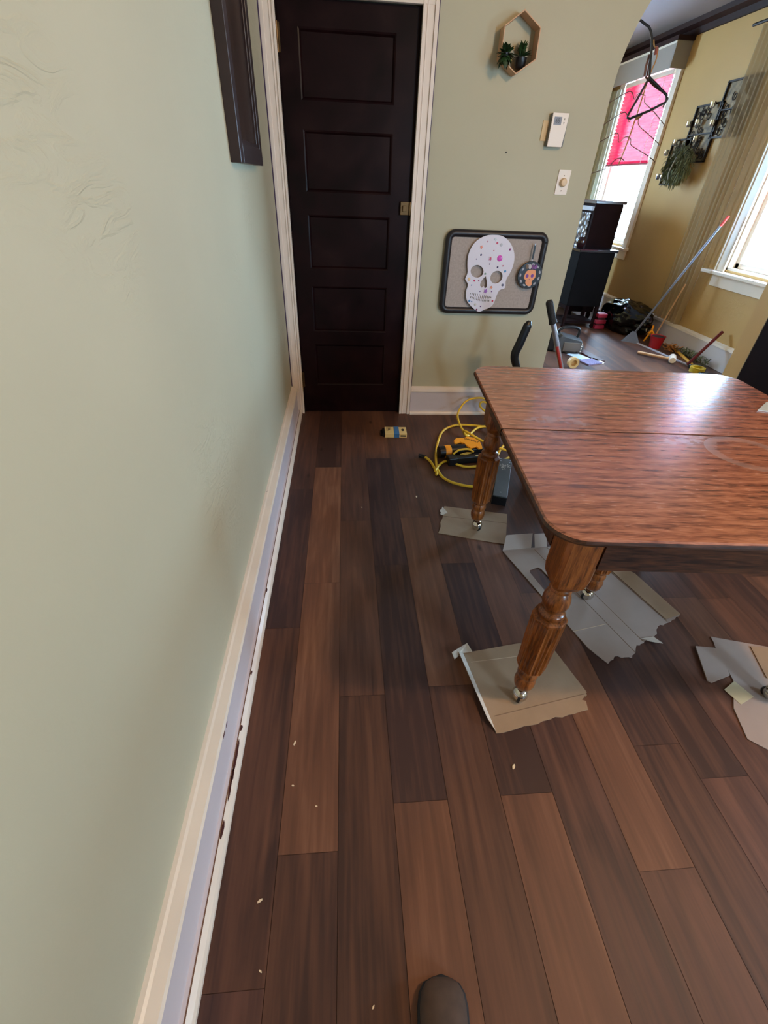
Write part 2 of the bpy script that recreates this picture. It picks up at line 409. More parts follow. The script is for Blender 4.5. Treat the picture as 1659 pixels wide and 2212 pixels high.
# wall with the closet door and the arch
DX0, DX1, DZ = -.300, .376, 2.02
AX0, AX1 = 1.382, 2.88
bm = new_bm()
def wb_(x0,x1,z0,z1): box(bm, x0,x1, YB,YT, z0,z1)
wb_(XL-.12, DX0, 0, ZC); wb_(DX0, DX1, DZ, ZC); wb_(DX1, AX0, 0, ZC); wb_(AX1, 3.95, 0, ZC)
arc = []
n = 40
for k in range(n+1):
    th = PI - PI*k/n
    cx, a, b_ = (AX0+AX1)/2, (AX1-AX0)/2, .70
    arc.append((cx+a*math.cos(th), 1.75+b_*math.sin(th)**.92))
for k in range(n):
    (xa,za),(xb,zb) = arc[k], arc[k+1]
    prism(bm, [(xa,za),(xb,zb),(xb,ZC),(xa,ZC)], -(YT-YB), 0, wallm(YB))
bmesh.ops.remove_doubles(bm, verts=bm.verts, dist=1e-5)
for f in bm.faces:
    f.normal_update()
    c_ = f.calc_center_median()
    if c_.y > YT-.001 or (abs(f.normal.y) < .5 and c_.x > AX0-.01): f.material_index = 1
struct('wall_back', bm, [M_GREEN2, M_TAN])
# closet behind the door (dark lining), right and front walls, ceilings
bm = new_bm(); box(bm, XD, XD+.14, YN, -.30, 0, ZC); box(bm, XD, XD+.14, .30, YB, 0, ZC); box(bm, XD, XD+.14, -.30,.30, 0,.90); box(bm, XD,XD+.14,-.30,.30,1.60,ZC)
struct('wall_right', bm, M_GREEN)
bm = new_bm(); box(bm, XL-.12, 2.05, YN-.14, YN, 0, ZC); box(bm, 2.65, XD+.14, YN-.14, YN, 0, ZC); box(bm, 2.05,2.65, YN-.14, YN, 0,1.0); box(bm, 2.05,2.65, YN-.14, YN, 2.1,ZC); struct('wall_front', bm, M_GREEN)
bm = new_bm(); box(bm, XL-.12, XW+.35, YN-.12, YF+.12, ZC, ZC+.1); struct('ceiling', bm, M_CEIL)
# living room
W1 = (6.42,7.50,.80,2.50); W2 = (3.38,4.50,.80,2.50)
bm = new_bm()
for (a,b_,c_,d) in ((YT-.14,W2[0],0,ZC),(W2[1],W1[0],0,ZC),(W1[1],YF+.12,0,ZC),(W2[0],W2[1],0,.80),(W2[0],W2[1],2.5,ZC),(W1[0],W1[1],0,.80),(W1[0],W1[1],2.5,ZC)):
    box(bm, XW, XW+.16, a,b_,c_,d)
struct('wall_windows', bm, M_TAN)
bm = new_bm(); box(bm, XL-.12, .25, YF, YF+.12, 0, ZC); box(bm, 1.05, XW+.16, YF, YF+.12, 0, ZC); box(bm, .25,1.05, YF, YF+.12, 0,.75); box(bm, .25,1.05, YF, YF+.12, 2.45,ZC)  # far wall; its unseen window opening is added to brighten the living room
for x in (.25,.99): box(bm, x,x+.06, YF+.04,YF+.08, .75,2.45)
box(bm,.25,1.05,YF+.04,YF+.08,1.57,1.63)
struct('wall_far', bm, M_TAN)
bm = new_bm(); box(bm, XL-.12, XL, YT, YF, 0, ZC); struct('wall_living_left', bm, M_TAN)
# crown moulding, baseboards
bm = new_bm(); prism(bm, [(3.50,ZC),(3.6,ZC),(3.6,2.655),(3.575,2.655),(3.56,2.70),(3.515,2.725)], YT, YF, Matrix(((1,0,0,0),(0,0,1,0),(0,1,0,0),(0,0,0,1)))); struct('trim_1', bm, M_CROWN)
YZM = Matrix(((1,0,0,0),(0,0,1,0),(0,1,0,0),(0,0,0,1)))     # poly drawn in xz, extruded along +y (z0,z1 = y range)
# left baseboard: flat board, cap and a chipped shoe moulding
bm = new_bm(); prism(bm, [(XL,0),(-.334,0),(-.334,.034),(-.343,.036),(-.343,.178),(XL,.178)], YN, YB-.045, YZM)
bl = struct('baseboard_left', bm, mat('board_paint',(210,200,202),.4,var=.02,scale=5))
bm = new_bm(); prism(bm, [(XL,.178),(-.336,.178),(-.334,.184),(-.338,.193),(-.360,.200),(-.366,.204),(XL,.206)], YN, YB-.045, YZM); o = struct('baseboard_cap', bm, M_TRIM2, bl, 'cream moulded cap')
bm = new_bm(); prism(bm, [(-.3335,0),(-.3165,0),(-.3165,.012),(-.321,.022),(-.3325,.033),(-.3335,.033)], YN, YB-.03, YZM)
struct('shoe_moulding', bm, M_TRIM2, bl, 'cream shoe moulding with chipped paint')
bm = new_bm(); box(bm, -.3335,-.3315, YN, YB-.045, .0325,.0348); struct('paint_crack', bm, M_CRACK, bl, 'thin brown crack above the shoe moulding')
M_CHIP = mat('bare_brown_wood', (74,30,26), .7)
random.seed(11)
def chip(x, y, z, ly, lz, up=False):
    n = 9; pts = []
    for k in range(n):
        a = 2*PI*k/n; r = random.uniform(.55,1.15); pts.append((math.cos(a)*r*ly*.5, math.sin(a)*r*lz*.5))
    bm = new_bm()
    if up: prism(bm, [(q,p) for p,q in pts], 0, .0006, Matrix.Translation((x,y,z)))
    else: prism(bm, pts, 0, .0006, Matrix(((0,0,1,x),(1,0,0,y),(0,1,0,z),(0,0,0,1))))
    struct('paint_chip', bm, M_CHIP, bl, 'dark spot where the paint has flaked off')
for y,z,ly,lz in ((.705,.030,.022,.012),(1.262,.030,.022,.012),(.890,.028,.02,.008),(.445,.030,.05,.008),(.615,.028,.10,.007),(.575,.022,.04,.010),(.54,.028,.07,.006)): chip(-.3290, y, .0318, ly, .008, True)
for y,z,ly,lz in ((.640,.176,.018,.010),(.610,.180,.026,.012)): chip(-.3340, y, z, ly, lz)
XB = Matrix(((0,0,1,0),(-1,0,0,0),(0,1,0,0),(0,0,0,1)))
def base_back(name, x0, x1, y=YB):
    M = Matrix(((0,0,1,0),(-1,0,0,y),(0,1,0,0),(0,0,0,1)))   # local x = distance out of the wall, local y = height, extrude x
    bm = new_bm(); prism(bm, [(0,0),(.020,0),(.020,.165),(0,.165)], x0, x1, M)
    o = struct(name, bm, mat('board_paint',(210,200,202)))
    bm = new_bm(); prism(bm, [(0,.165),(.026,.165),(.028,.172),(.024,.186),(.010,.197),(0,.200)], x0, x1, M); struct('baseboard_cap', bm, M_TRIM, o)
    bm = new_bm(); prism(bm, [(.020,0),(.038,0),(.038,.010),(.032,.018),(.020,.022)], x0, x1, M); struct('shoe_moulding', bm, M_TRIM, o)
base_back('baseboard_back', .455, AX0)
bm = new_bm(); prism(bm, [(XW,0),(XW-.022,0),(XW-.022,.19),(XW,.19)], YT, YF, YZM)
bo = struct('baseboard_windows', bm, mat('board_paint',(210,200,202)))
bm = new_bm(); prism(bm, [(XW,.19),(XW-.032,.19),(XW-.03,.21),(XW-.01,.225),(XW,.225)], YT, YF, YZM); struct('baseboard_cap', bm, M_TRIM, bo)

# ---- closet door and its casing
bm = new_bm()
yd = YB+.012
xs = (DX0+.004, -.205, .262, DX1-.004)
rows = [(.20,.476),(.556,.824),(.918,1.19),(1.295,1.556),(1.668,1.923)]
box(bm, xs[0],xs[1], yd,yd+.035,.008,DZ-.006); box(bm, xs[2],xs[3], yd,yd+.035,.008,DZ-.006)
zz = [.008]+[v for r in rows for v in r]+[DZ-.006]
for i in range(0,len(zz),2): box(bm, xs[1],xs[2], yd,yd+.035, zz[i],zz[i+1])
for z0,z1 in rows:
    # sloped sticking and a recessed flat panel
    x0,x1 = xs[1],xs[2]; g=.014; d=.013
    A = [bm.verts.new(p) for p in [(x0,yd,z0),(x1,yd,z0),(x1,yd,z1),(x0,yd,z1)]]
    B = [bm.verts.new(p) for p in [(x0+g*.5,yd+.003,z0+g*.5),(x1-g*.5,yd+.003,z0+g*.5),(x1-g*.5,yd+.003,z1-g*.5),(x0+g*.5,yd+.003,z1-g*.5)]]
    C_ = [bm.verts.new(p) for p in [(x0+g,yd+d,z0+g),(x1-g,yd+d,z0+g),(x1-g,yd+d,z1-g),(x0+g,yd+d,z1-g)]]
    for P,Q in ((A,B),(B,C_)):
        for k in range(4): bm.faces.new([P[k],P[(k+1)%4],Q[(k+1)%4],Q[k]])
    bm.faces.new(C_)
door = struct('door_1', bm, M_DOOR, label='dark-stained closet door with five recessed panels')
def hinge(z):
    bm = new_bm(); box(bm, DX0-.012,DX0+.012, YB-.006,YB+.014, z-.05,z+.05); tube(bm, [(DX0,YB-.007,z-.052),(DX0,YB-.007,z+.052)], .007, 10)
    obj('hinge', bm, M_BRASS, door, True)
hinge(1.88); hinge(.24)
bm = new_bm(); box(bm, .318,.384, YB-.010,YB+.012, 1.205,1.268); box(bm, .330,.350, YB-.020,YB-.010, 1.222,1.250)
tube(bm, [(.372,YB-.014,1.205),(.372,YB-.014,1.268)], .008, 10)
obj('latch', bm, M_BRASS, door, True, .002)['label'] = 'tarnished brass latch box'
def casing_side(name, x0, x1, zt, outer):
    bm = new_bm(); t_ = .022
    box(bm, x0,x1, YB-t_,YB,0,zt)
    s = 1 if outer > 0 else -1
    e = x1 if s > 0 else x0
    box(bm, min(e,e-s*.018),max(e,e-s*.018), YB-t_-.008,YB-t_,0,zt)
    ii = x0 if s > 0 else x1
    box(bm, min(ii,ii+s*.012),max(ii,ii+s*.012), YB-t_-.005,YB-t_,0,zt); box(bm, min(ii+s*.02,ii+s*.026),max(ii+s*.02,ii+s*.026), YB-t_-.003,YB-t_,0,zt)
    struct(name, bm, M_TRIM, bevel=.0015)
casing_side('trim_2', XL+.004, DX0-.002, 2.10, -1)
casing_side('trim_3', DX1+.002, .452, 2.10, 1)
bm = new_bm(); box(bm, XL+.004,.452, YB-.024,YB, 2.015,2.11); struct('trim_4', bm, M_TRIM, bevel=.002)
bm = new_bm(); box(bm, .452,.4575, YB-.016,YB,.20,2.11); struct('trim_5', bm, M_PURP)
bm = new_bm(); box(bm, XL,XL+.004, YB-.040,YB,.209,2.11); struct('trim_6', bm, M_PURP)
# door jamb
bm = new_bm(); box(bm, DX0-.002,DX0+.003, YB,YT,0,DZ); box(bm, DX1-.003,DX1+.002, YB,YT,0,DZ); box(bm, DX0-.01,DX1+.01,YB+.06,YT,0,DZ); struct('trim_7', bm, M_DOOR)

# ---- windows
def window(name, X, y0,y1,z0,z1, blind_z=None, blind_m=M_BLIND, label=None, stool=(.12,.12), rail=None):
    bm = new_bm()   # casing boards on the wall
    w = .115
    box(bm, X-.022,X, y0-w,y0, z0-.02,z1+w); box(bm, X-.022,X, y1,y1+w, z0-.02,z1+w); box(bm, X-.026,X, y0-w,y1+w, z1,z1+w)
    for yy in (y0-w, y1+w-.02): box(bm, X-.03,X-.022, yy,yy+.02, z0-.02,z1+w)
    o = struct(name, bm, M_TRIM, bevel=.002, label=label)
    bm = new_bm()   # jamb lining
    box(bm, X,X+.15, y0,y0+.018, z0,z1); box(bm, X,X+.15, y1-.018,y1, z0,z1); box(bm, X,X+.15, y0,y1, z1-.018,z1); box(bm, X,X+.15, y0,y1, z0,z0+.018)
    obj('window_jamb', bm, M_TRIM, o)
    zm = (z0+z1)/2 if rail is None else rail
    for (a,b_,xx) in ((z0+.018,zm+.02,X+.06),(zm-.02,z1-.018,X+.09)):
        bm = new_bm(); s = .045
        box(bm, xx,xx+.03, y0+.018,y0+.018+s, a,b_); box(bm, xx,xx+.03, y1-.018-s,y1-.018, a,b_)
        box(bm, xx,xx+.03, y0+.018,y1-.018, a,a+s); box(bm, xx,xx+.03, y0+.018,y1-.018, b_-s,b_)
        sh = obj('sash', bm, M_TRIM, o, bevel=.003)
        bm = new_bm(); box(bm, xx+.013,xx+.017, y0+.018+s,y1-.018-s, a+s,b_-s); obj('pane', bm, M_GLASS, sh)
    bm = new_bm(); box(bm, X-.075,X+.06, y0-w-stool[0],y1+w+stool[1], z0-.05,z0-.02); obj('window_stool', bm, M_TRIM, o, bevel=.006)
    bm = new_bm(); box(bm, X-.02,X, y0-w,y1+w, z0-.15,z0-.05); obj('window_apron', bm, M_TRIM, o, bevel=.003)
    return o
w1 = window('window_1', XW, *W1, label='tall narrow window half covered by a pink blind', stool=(.03,.03))
w2 = window('window_2', XW, *W2, label='bright window at the right edge beyond the arch')
w3 = window('window_added_1', 0, -.30,.30,1.0,2.1)  # unseen front-wall window, added for cool fill on the back wall
w3.rotation_euler = (0,0,-PI/2); w3.location = (2.35,YN,0)
window('window_added_2', XD, -.30,.30,.90,1.60)  # unseen right-wall window, added for bluer light on the left wall
def blind(name, y0,y1,z0,z1, m, label, x=XW-.010):
    t_ = thing(name, label, 'window blind', (x, (y0+y1)/2, z1))
    bm = new_bm(); N = int((z1-z0)/.034); hw = (y1-y0)/2
    prev = None
    for i in range(N*2+1):
        z = -(z1-z0)*i/(N*2); dx = -.010 if i%2 else .002
        cur = [bm.verts.new((dx,-hw,z)), bm.verts.new((dx,hw,z))]
        if prev: bm.faces.new([prev[0],prev[1],cur[1],cur[0]])
        prev = cur
    obj('pleated_shade', bm, m, t_)
    bm = new_bm(); box(bm, -.022,.006,-hw,hw,0,.04); obj('headrail', bm, M_WHT, t_, bevel=.004)
    bm = new_bm(); box(bm, -.016,.004,-hw,hw,-(z1-z0)-.018,-(z1-z0)); obj('bottom_rail', bm, mat('blind_rail',(150,70,84),.5), t_, bevel=.003)
    bm = new_bm(); tube(bm, [(-.018,-hw+.14,0),(-.018,-hw+.14,-(z1-z0))], .0022, 6); obj('lift_cord', bm, M_WHT, t_)
    return t_
blind('window_blind', 6.44,7.46,1.64,2.40, M_BLIND, 'pink pleated blind lowered halfway over the far window')
blind('window_blind', 3.40,4.50,1.585,2.44, M_BLIND, 'dark pink pleated blind at the right edge, over the nearer window')
# valance box above window 1
vt = thing('window_valance', 'pale box valance with a dark top board above the pink blind', 'valance', (XW, 7.1, 2.42))
bm = new_bm()
pf = [(-.80,.20),(.95,.20),(.95,-.20)]
pf += [(.80,-.22),(.72,-.08),(.66,-.02),(.58,.0),(.50,-.01)]+[(-.80,-.005)]
prism(bm, pf, -.170, -.155, Matrix(((0,0,1,0),(1,0,0,0),(0,1,0,0),(0,0,0,1))))
box(bm, -.17,0,-.81,-.795,-.005,.20)
obj('valance_box', bm, mat('valance_fabric',(158,148,140),.8), vt)
bm = new_bm(); box(bm, -.185,0,-.83,.95,.20,.235); obj('top_board', bm, M_CROWN, vt)
bm = new_bm(); box(bm, -.176,-.170,-.81,.95,.180,.198); obj('trim_strip', bm, M_WHT, vt)

# sheer curtains
def curtain(name, label, y0,y1,z0,z1,x, m, amp=.018, folds=7, dirx=False):
    bm = new_bm(); N = folds*8; prev=None
    for i in range(N+1):
        u = i/N; y = y0+(y1-y0)*u; dx = amp*math.sin(u*folds*2*PI)+amp*.4*math.sin(u*folds*5+1)
        col_ = [bm.verts.new((x+dx*(.5+.5*k/4), y, z1+(z0-z1)*k/4)) for k in range(5)]
        if prev:
            for k in range(4): bm.faces.new([prev[k],col_[k],col_[k+1],prev[k+1]])
        prev = col_
    return tag(obj(name, bm, m, smooth='all'), label, 'curtain')
curtain('sheer_curtain', 'thin tan sheer curtain hanging to the left of the nearer bright window', 4.74,5.17,.24,2.52, XW-.075, M_CURT)
curtain('sheer_curtain', 'narrow pale curtain beside the left edge of the pink blind', 7.50,7.95,.55,2.40, XW-.06, sheer('pale_curtain',(206,208,190),.85), .02, 5)
bm = new_bm(); tube(bm, [(XW-.08,4.6,2.54),(XW-.08,5.3,2.54)], .012, 8); tag(obj('curtain_rod', bm, M_DKMET, smooth=True), 'dark thin rod carrying the tan sheer curtain', 'curtain rod')

# ------------------------------------------------------------------ dining table
TR = -math.radians(4.1)
table = thing('dining_table', 'square red-brown oak extension table with rounded corners and a centre seam', 'table', (1.022,1.205,0), TR)
TX0,TX1,TY0,TY1 = -.548,.552,-.553,.568
def top_half(name, y0,y1, nearside):
    r = .085; P = []
    full = rrect(TX0,TX1,TY0,TY1,r,10)
    P = [p for p in full if (p[1] < y1-.001 if nearside else p[1] > y0+.001)]
    if nearside:
        # arc order: start right of seam
        Q = [(TX0,y1)]+[p for p in full if p[1] < TY0+r+.001][:11]+[p for p in full if p[1] < TY0+r+.001][11:]+[(TX1,y1)]
    else:
        Q = [(TX1,y0)]+[p for p in full if p[1] > TY1-r-.001]+[(TX0,y0)]
    bm = new_bm(); z0,z1 = .736,.76
    def ring(ins,z):
        cx,cy=(TX0+TX1)/2,(TY0+TY1)/2; out=[]
        for (x,y) in Q:
            xx = x+(ins if x<cx else -ins)*min(1,abs(x-cx)/.45); yy = y
            if abs(y-(y1 if nearside else y0))>1e-4: yy = y+(ins if y<cy else -ins)*min(1,abs(y-cy)/.45)
            out.append(bm.verts.new((xx,yy,z)))
        return out
    rs = [ring(.012,z0),ring(.003,z0+.005),ring(0,z0+.012),ring(.002,z1-.004),ring(.006,z1)]
    for a,b_ in zip(rs,rs[1:]):
        for k in range(len(Q)): bm.faces.new([a[k],a[(k+1)%len(Q)],b_[(k+1)%len(Q)],b_[k]])
    bm.faces.new(rs[0][::-1]); bm.faces.new(rs[-1])
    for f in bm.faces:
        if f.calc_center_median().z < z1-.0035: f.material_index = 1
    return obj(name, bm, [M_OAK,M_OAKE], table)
SM = -.022
top_half('tabletop_leaf', None, SM-.0045, True)
top_half('tabletop_leaf', SM+.0045, None, False)
bm = new_bm(); box(bm, TX0+.002,TX1-.002, SM-.0045,SM+.0045, .738,.7575); obj('seam_shade', bm, mat('dark_seam_shade',(18,12,10),.9,spec=.05), table)['label'] = 'dark strip for the shade in the seam between the two leaves'  # black strip in the leaf gap, standing in for its shade
bm = new_bm()
AU0,AU1,AV0,AV1 = -.478,.478,-.498,.486
box(bm, -.390,.390, AV0,AV0+.022, .622,.736); box(bm, -.390,.390, AV1-.022,AV1, .622,.736)
box(bm, AU0,AU0+.022, -.410,.398, .622,.736); box(bm, AU1-.022,AU1, -.410,.398, .622,.736)
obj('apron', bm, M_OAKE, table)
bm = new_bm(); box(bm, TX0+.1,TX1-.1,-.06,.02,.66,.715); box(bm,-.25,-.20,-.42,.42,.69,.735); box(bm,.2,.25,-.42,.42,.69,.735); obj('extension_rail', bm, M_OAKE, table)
def make_leg(u, v, center=False, cang=0):
    lg_bm = new_bm(); zt = .736 if not center else .70
    # square head block, its lower corners cut to a curve
    hb=.046
    for z0,z1,w0,w1 in ((.575,zt,hb,hb),(.55,.575,hb-.003,hb),(.53,.55,hb-.014,hb-.003)):
        ch=.010
        def oct_(w,z): return [lg_bm.verts.new((x,y,z)) for x,y in [(w,-w+ch),(w,w-ch),(w-ch,w),(-w+ch,w),(-w,w-ch),(-w,-w+ch),(-w+ch,-w),(w-ch,-w)]]
        a=oct_(w0,z0);b_=oct_(w1,z1)
        for k in range(8): lg_bm.faces.new([a[k],a[(k+1)%8],b_[(k+1)%8],b_[k]])
        lg_bm.faces.new(a[::-1]); lg_bm.faces.new(b_)
    prof=[(.018,.536),(.030,.532),(.031,.526),(.027,.522),(.030,.517),(.030,.511),(.025,.506),(.029,.500),(.034,.488),(.037,.474),(.037,.462),(.033,.448),(.027,.438),(.024,.432),(.034,.427),(.037,.421),(.036,.414),(.030,.410)]
    lathe(lg_bm, prof, 28)
    # fluted octagonal shaft
    def rf(r,th,z):
        a8=(th+PI/8)%(PI/4)-PI/8
        o_=r/math.cos(a8)*.965
        if .175<z<.395: o_-=.0022*(1+math.cos(th*24))/2*1.2
        return o_
    lathe(lg_bm, [(.030,.412),(.046,.402),(.047,.396),(.046,.392),(.0455,.30),(.043,.200),(.0425,.176),(.0425,.172),(.034,.160)], 96, rfun=rf)
    lathe(lg_bm, [(.030,.164),(.031,.156),(.027,.150),(.031,.142),(.033,.132),(.031,.122),(.026,.116),(.030,.108),(.033,.096),(.033,.084),(.030,.070),(.024,.058),(.016,.054)], 28)
    lg = obj('leg', lg_bm, M_LEG, table, True, loc=(u,v,0))
    bm = new_bm()
    lathe(bm, [(.012,.066),(.014,.060),(.009,.054),(.009,.046)], 14)
    cs=math.cos(cang); sn=math.sin(cang)
    M = Matrix.Rotation(cang,4,'Z')
    # ball caster: a hood of two half shells over a dark wheel, set off the stem
    B = M @ Matrix.Translation((.012,0,.027)) @ Matrix.Rotation(.5,4,'Y')
    bmesh.ops.create_uvsphere(bm, u_segments=20, v_segments=14, radius=.0265, matrix=B)
    ca = obj('caster', bm, M_CHROME, lg, True); ca['label']='polished metal ball caster'
    bm = new_bm(); lathe(bm, [(.012,-.006),(.0215,-.004),(.0225,0),(.0215,.004),(.012,.006)], 20, M @ Matrix.Translation((.020,0,.0232)) @ Matrix.Rotation(PI/2,4,'X')); 
    obj('caster_wheel', bm, M_BLK, ca, True)
    return lg
# sub-sub part: keep depth at three levels by parenting the wheel to the leg
def fix_wheels():
    for o in list(bpy.data.objects):
        if o.name.startswith('caster_wheel') and o.parent and o.parent.name.startswith('caster'):
            o.parent = o.parent.parent
make_leg(-.432,-.452, cang=-2.0); make_leg(-.432,.440, cang=-1.2); make_leg(.432,-.452, cang=2.4); make_leg(.432,.440, cang=.6)
make_leg(-.035,-.005, True, cang=3.6)
fix_wheels()

# thin glass cutting blade / sheet lying on the table at the frame edge
bm = new_bm(); prism(bm, [(0,0),(.20,-.07),(.24,.05),(.09,.07)], 0,.004)
tag(obj('tile_sample', bm, mat('pale_grey_sheet',(196,206,206),.25), loc=(1.435,1.360,.7605)), 'pale grey thin sheet lying on the table at the right edge of the photo', 'sheet')

# ------------------------------------------------------------------ cardboard under the legs
def ident(z): return Matrix.Translation((0,0,z))
def jag(poly, edges, amp=.004, n=9):
    out=[]
    for i,p in enumerate(poly):
        q = poly[(i+1)%len(poly)]; out.append(p)
        if i in edges:
            for k in range(1,n):
                t_=k/n; out.append((p[0]+(q[0]-p[0])*t_+random.uniform(-amp,amp), p[1]+(q[1]-p[1])*t_+random.uniform(-amp,amp)))
    return out
def rel(pts, o): return [(x-o[0], y-o[1]) for x,y in pts]
def fold(name, a, b, o, parent, z=.0036, m=None):
    bm=new_bm(); tube(bm,[(a[0]-o[0],a[1]-o[1],z),(b[0]-o[0],b[1]-o[1],z)],.0013,6,flat=.5); ob=obj(name,bm,m or mat('fold_shadow',(126,100,78),.9),parent); return ob
G='cardboard pieces under the table legs'
# under the far-left leg
o0=(.62,1.70); t=thing('cardboard_piece','small tan torn cardboard rectangle under the far left table leg, near the power cord','cardboard',(o0[0],o0[1],0),group=G)
A=[(.432,1.634),(.502,1.853),(.818,1.777),(.739,1.543)]
sheet('cardboard_panel',[jag(rel(A,o0),(0,),.005,8)],.003,M_KRAFT,ident(.0020),t)
fold('crease',(.47,1.77),(.795,1.70),o0,t)
bm=new_bm(); prism(bm,jag(rel([(.494,1.85),(.508,1.79),(.470,1.775),(.474,1.82)],o0),(0,1,2,3),.003,4),.0038,.005); obj('torn_patch',bm,M_TORN,t)
# under the near-left leg
o0=(.6,.83); t=thing('cardboard_piece','tan cardboard square with a folded white edge under the nearest fluted leg','cardboard',(o0[0],o0[1],0),group=G)
A=[(.446,.661),(.769,.721),(.775,.75),(.765,.755),(.792,.782),(.744,.957),(.624,.987),(.405,.953)]
sheet('cardboard_panel',[jag(rel(A,o0),(0,3),.004,14)],.003,M_KRAFT,ident(.0020),t)
fold('crease',(.455,.715),(.782,.775),o0,t); fold('crease',(.425,.915),(.70,.94),o0,t,m=mat('fold_light',(196,168,140),.9))
bm=new_bm(); M_=Matrix(((1,0,0,0),(0,1,0,0),(0,0,1,0),(0,0,0,1)))
def quad(bm, pts, th=.003):
    a=[bm.verts.new(p) for p in pts]; b_=[bm.verts.new((p[0],p[1],p[2]+th)) for p in pts]
    n=len(pts); bm.faces.new(a[::-1]); bm.faces.new(b_)
    for k in range(n): bm.faces.new([a[k],a[(k+1)%n],b_[(k+1)%n],b_[k]])
def flap(name, pts, o, parent, m=M_KRAFT, th=.003):
    bm=new_bm(); quad(bm,[(x-o[0],y-o[1],z) for x,y,z in pts],th); return obj(name,bm,m,parent)
flap('folded_flap',[(.446,.665,.004),(.405,.950,.004),(.385,.945,.022),(.425,.700,.020)],o0,t,M_TORN)
flap('folded_flap',[(.405,.953,.004),(.44,.957,.004),(.425,.985,.016),(.36,.945,.020),(.365,.92,.016)],o0,t,M_TORN)
# under the centre leg: long box sheet with handle hole
o0=(1.0,1.2); t=thing('cardboard_piece','long unfolded cardboard box sheet with a hand hole under the centre leg','cardboard',(o0[0],o0[1],0),group=G)
A=[(.71,1.498),(.86,1.513),(.972,1.520),(1.10,1.47),(1.26,1.326),(1.325,1.093),(1.265,1.06),(1.20,1.04),(1.165,1.0),(1.108,.975),(1.06,.95),(1.02,.905),(.96,.915),(.92,.887),(.876,.954),(.795,1.216)]
hole=[(.788,1.364),(.846,1.385),(.88,1.279),(.821,1.233)]
hl=[]
for i in range(4):
    p=Vector(hole[i]); q=Vector(hole[(i+1)%4]); hl += [tuple(p.lerp(q,.12)),tuple(p.lerp(q,.88))]
sheet('cardboard_panel',[jag(rel(A,o0),(5,6,7,8,9,10,11,12),.004,5), rel(hl,o0)],.003,M_KRAFT2,ident(.0020),t)
fold('crease',(.865,1.50),(1.045,.925),o0,t); fold('crease',(.93,1.515),(1.10,.975),o0,t); fold('crease',(.85,1.03),(1.0,1.06),o0,t,m=mat('fold_light',(196,168,140),.9)); fold('crease',(1.12,1.45),(1.25,1.06),o0,t)
flap('folded_flap',[(.712,1.498,.004),(.852,1.512,.004),(.865,1.56,.05),(.735,1.55,.05)],o0,t,M_KRAFT2)
flap('folded_flap',[(.870,1.512,.004),(.93,1.517,.004),(.935,1.565,.045),(.875,1.56,.045)],o0,t,M_KRAFT2)
flap('folded_flap',[(1.26,1.326,.004),(1.325,1.093,.004),(1.25,1.07,.004),(1.13,1.45,.004)],o0,t,M_KRAFT)
flap('torn_tab',[(1.10,.985,.004),(1.15,.99,.004),(1.165,.955,.01),(1.12,.965,.012)],o0,t,M_TORN)
# under the right leg
o0=(1.45,.78); t=thing('cardboard_piece','folded grey cardboard sheet with a tape patch at the right edge','cardboard',(o0[0],o0[1],0),group=G)
A=[(1.379,.982),(1.56,.93),(1.75,.86),(1.72,.55),(1.50,.50),(1.274,.565),(1.233,.60),(1.262,.70),(1.335,.80)]
sheet('cardboard_panel',[jag(rel(A,o0),(8,),.003,8)],.003,M_KRAFT2,ident(.0020),t)
flap('folded_flap',[(1.285,.939,.006),(1.372,.925,.006),(1.330,.815,.006),(1.245,.79,.006),(1.235,.80,.006)],o0,t,M_KRAFT2,.004)
flap('folded_flap',[(1.50,.93,.004),(1.74,.87,.03),(1.73,.72,.03),(1.46,.80,.004)],o0,t,M_KRAFT)
flap('tape_patch',[(1.275,.765,.0038),(1.335,.795,.0038),(1.36,.735,.0038),(1.295,.71,.0038)],o0,t,mat('tan_tape',(196,184,150),.4),.0006)

# ------------------------------------------------------------------ things on the dining floor
# taped pack of blades/spacers
t=thing('spacer_box','small yellow box wrapped with blue tape on the floor before the door','box',(.322,2.685,0),rz=-.03)
bm=new_bm(); box(bm,-.072,.072,-.052,.05,0,.028); obj('carton',bm,mat('yellow_carton',(232,206,140),.55),t,bevel=.002)
bm=new_bm(); box(bm,-.012,.022,-.0535,.0515,-.0005,.0292); obj('tape_band',bm,mat('blue_tape',(60,120,180),.5),t)['label']='blue masking tape band'
bm=new_bm(); prism(bm, ellipse(.048,.005,.010,.017,14),.0281,.0290); obj('hand_slot',bm,M_BLK,t)
MK=mat('dark_print',(60,48,40),.6)
for k in range(4):
    bm=new_bm(); box(bm,-.060+k*.009,-.056+k*.009,-.012+k*.006,.040,.0281,.0286); obj('printed_bar',bm,MK,t)
bm=new_bm(); box(bm,.030,.066,-.0535,-.0525,.008,.018); obj('printed_label',bm,MK,t)
bm=new_bm(); box(bm,-.10,-.074,-.03,.03,0,.016); box(bm,-.088,-.070,-.045,.042,0,.022); obj('dark_end_flap',bm,M_BLK,t,bevel=.003)

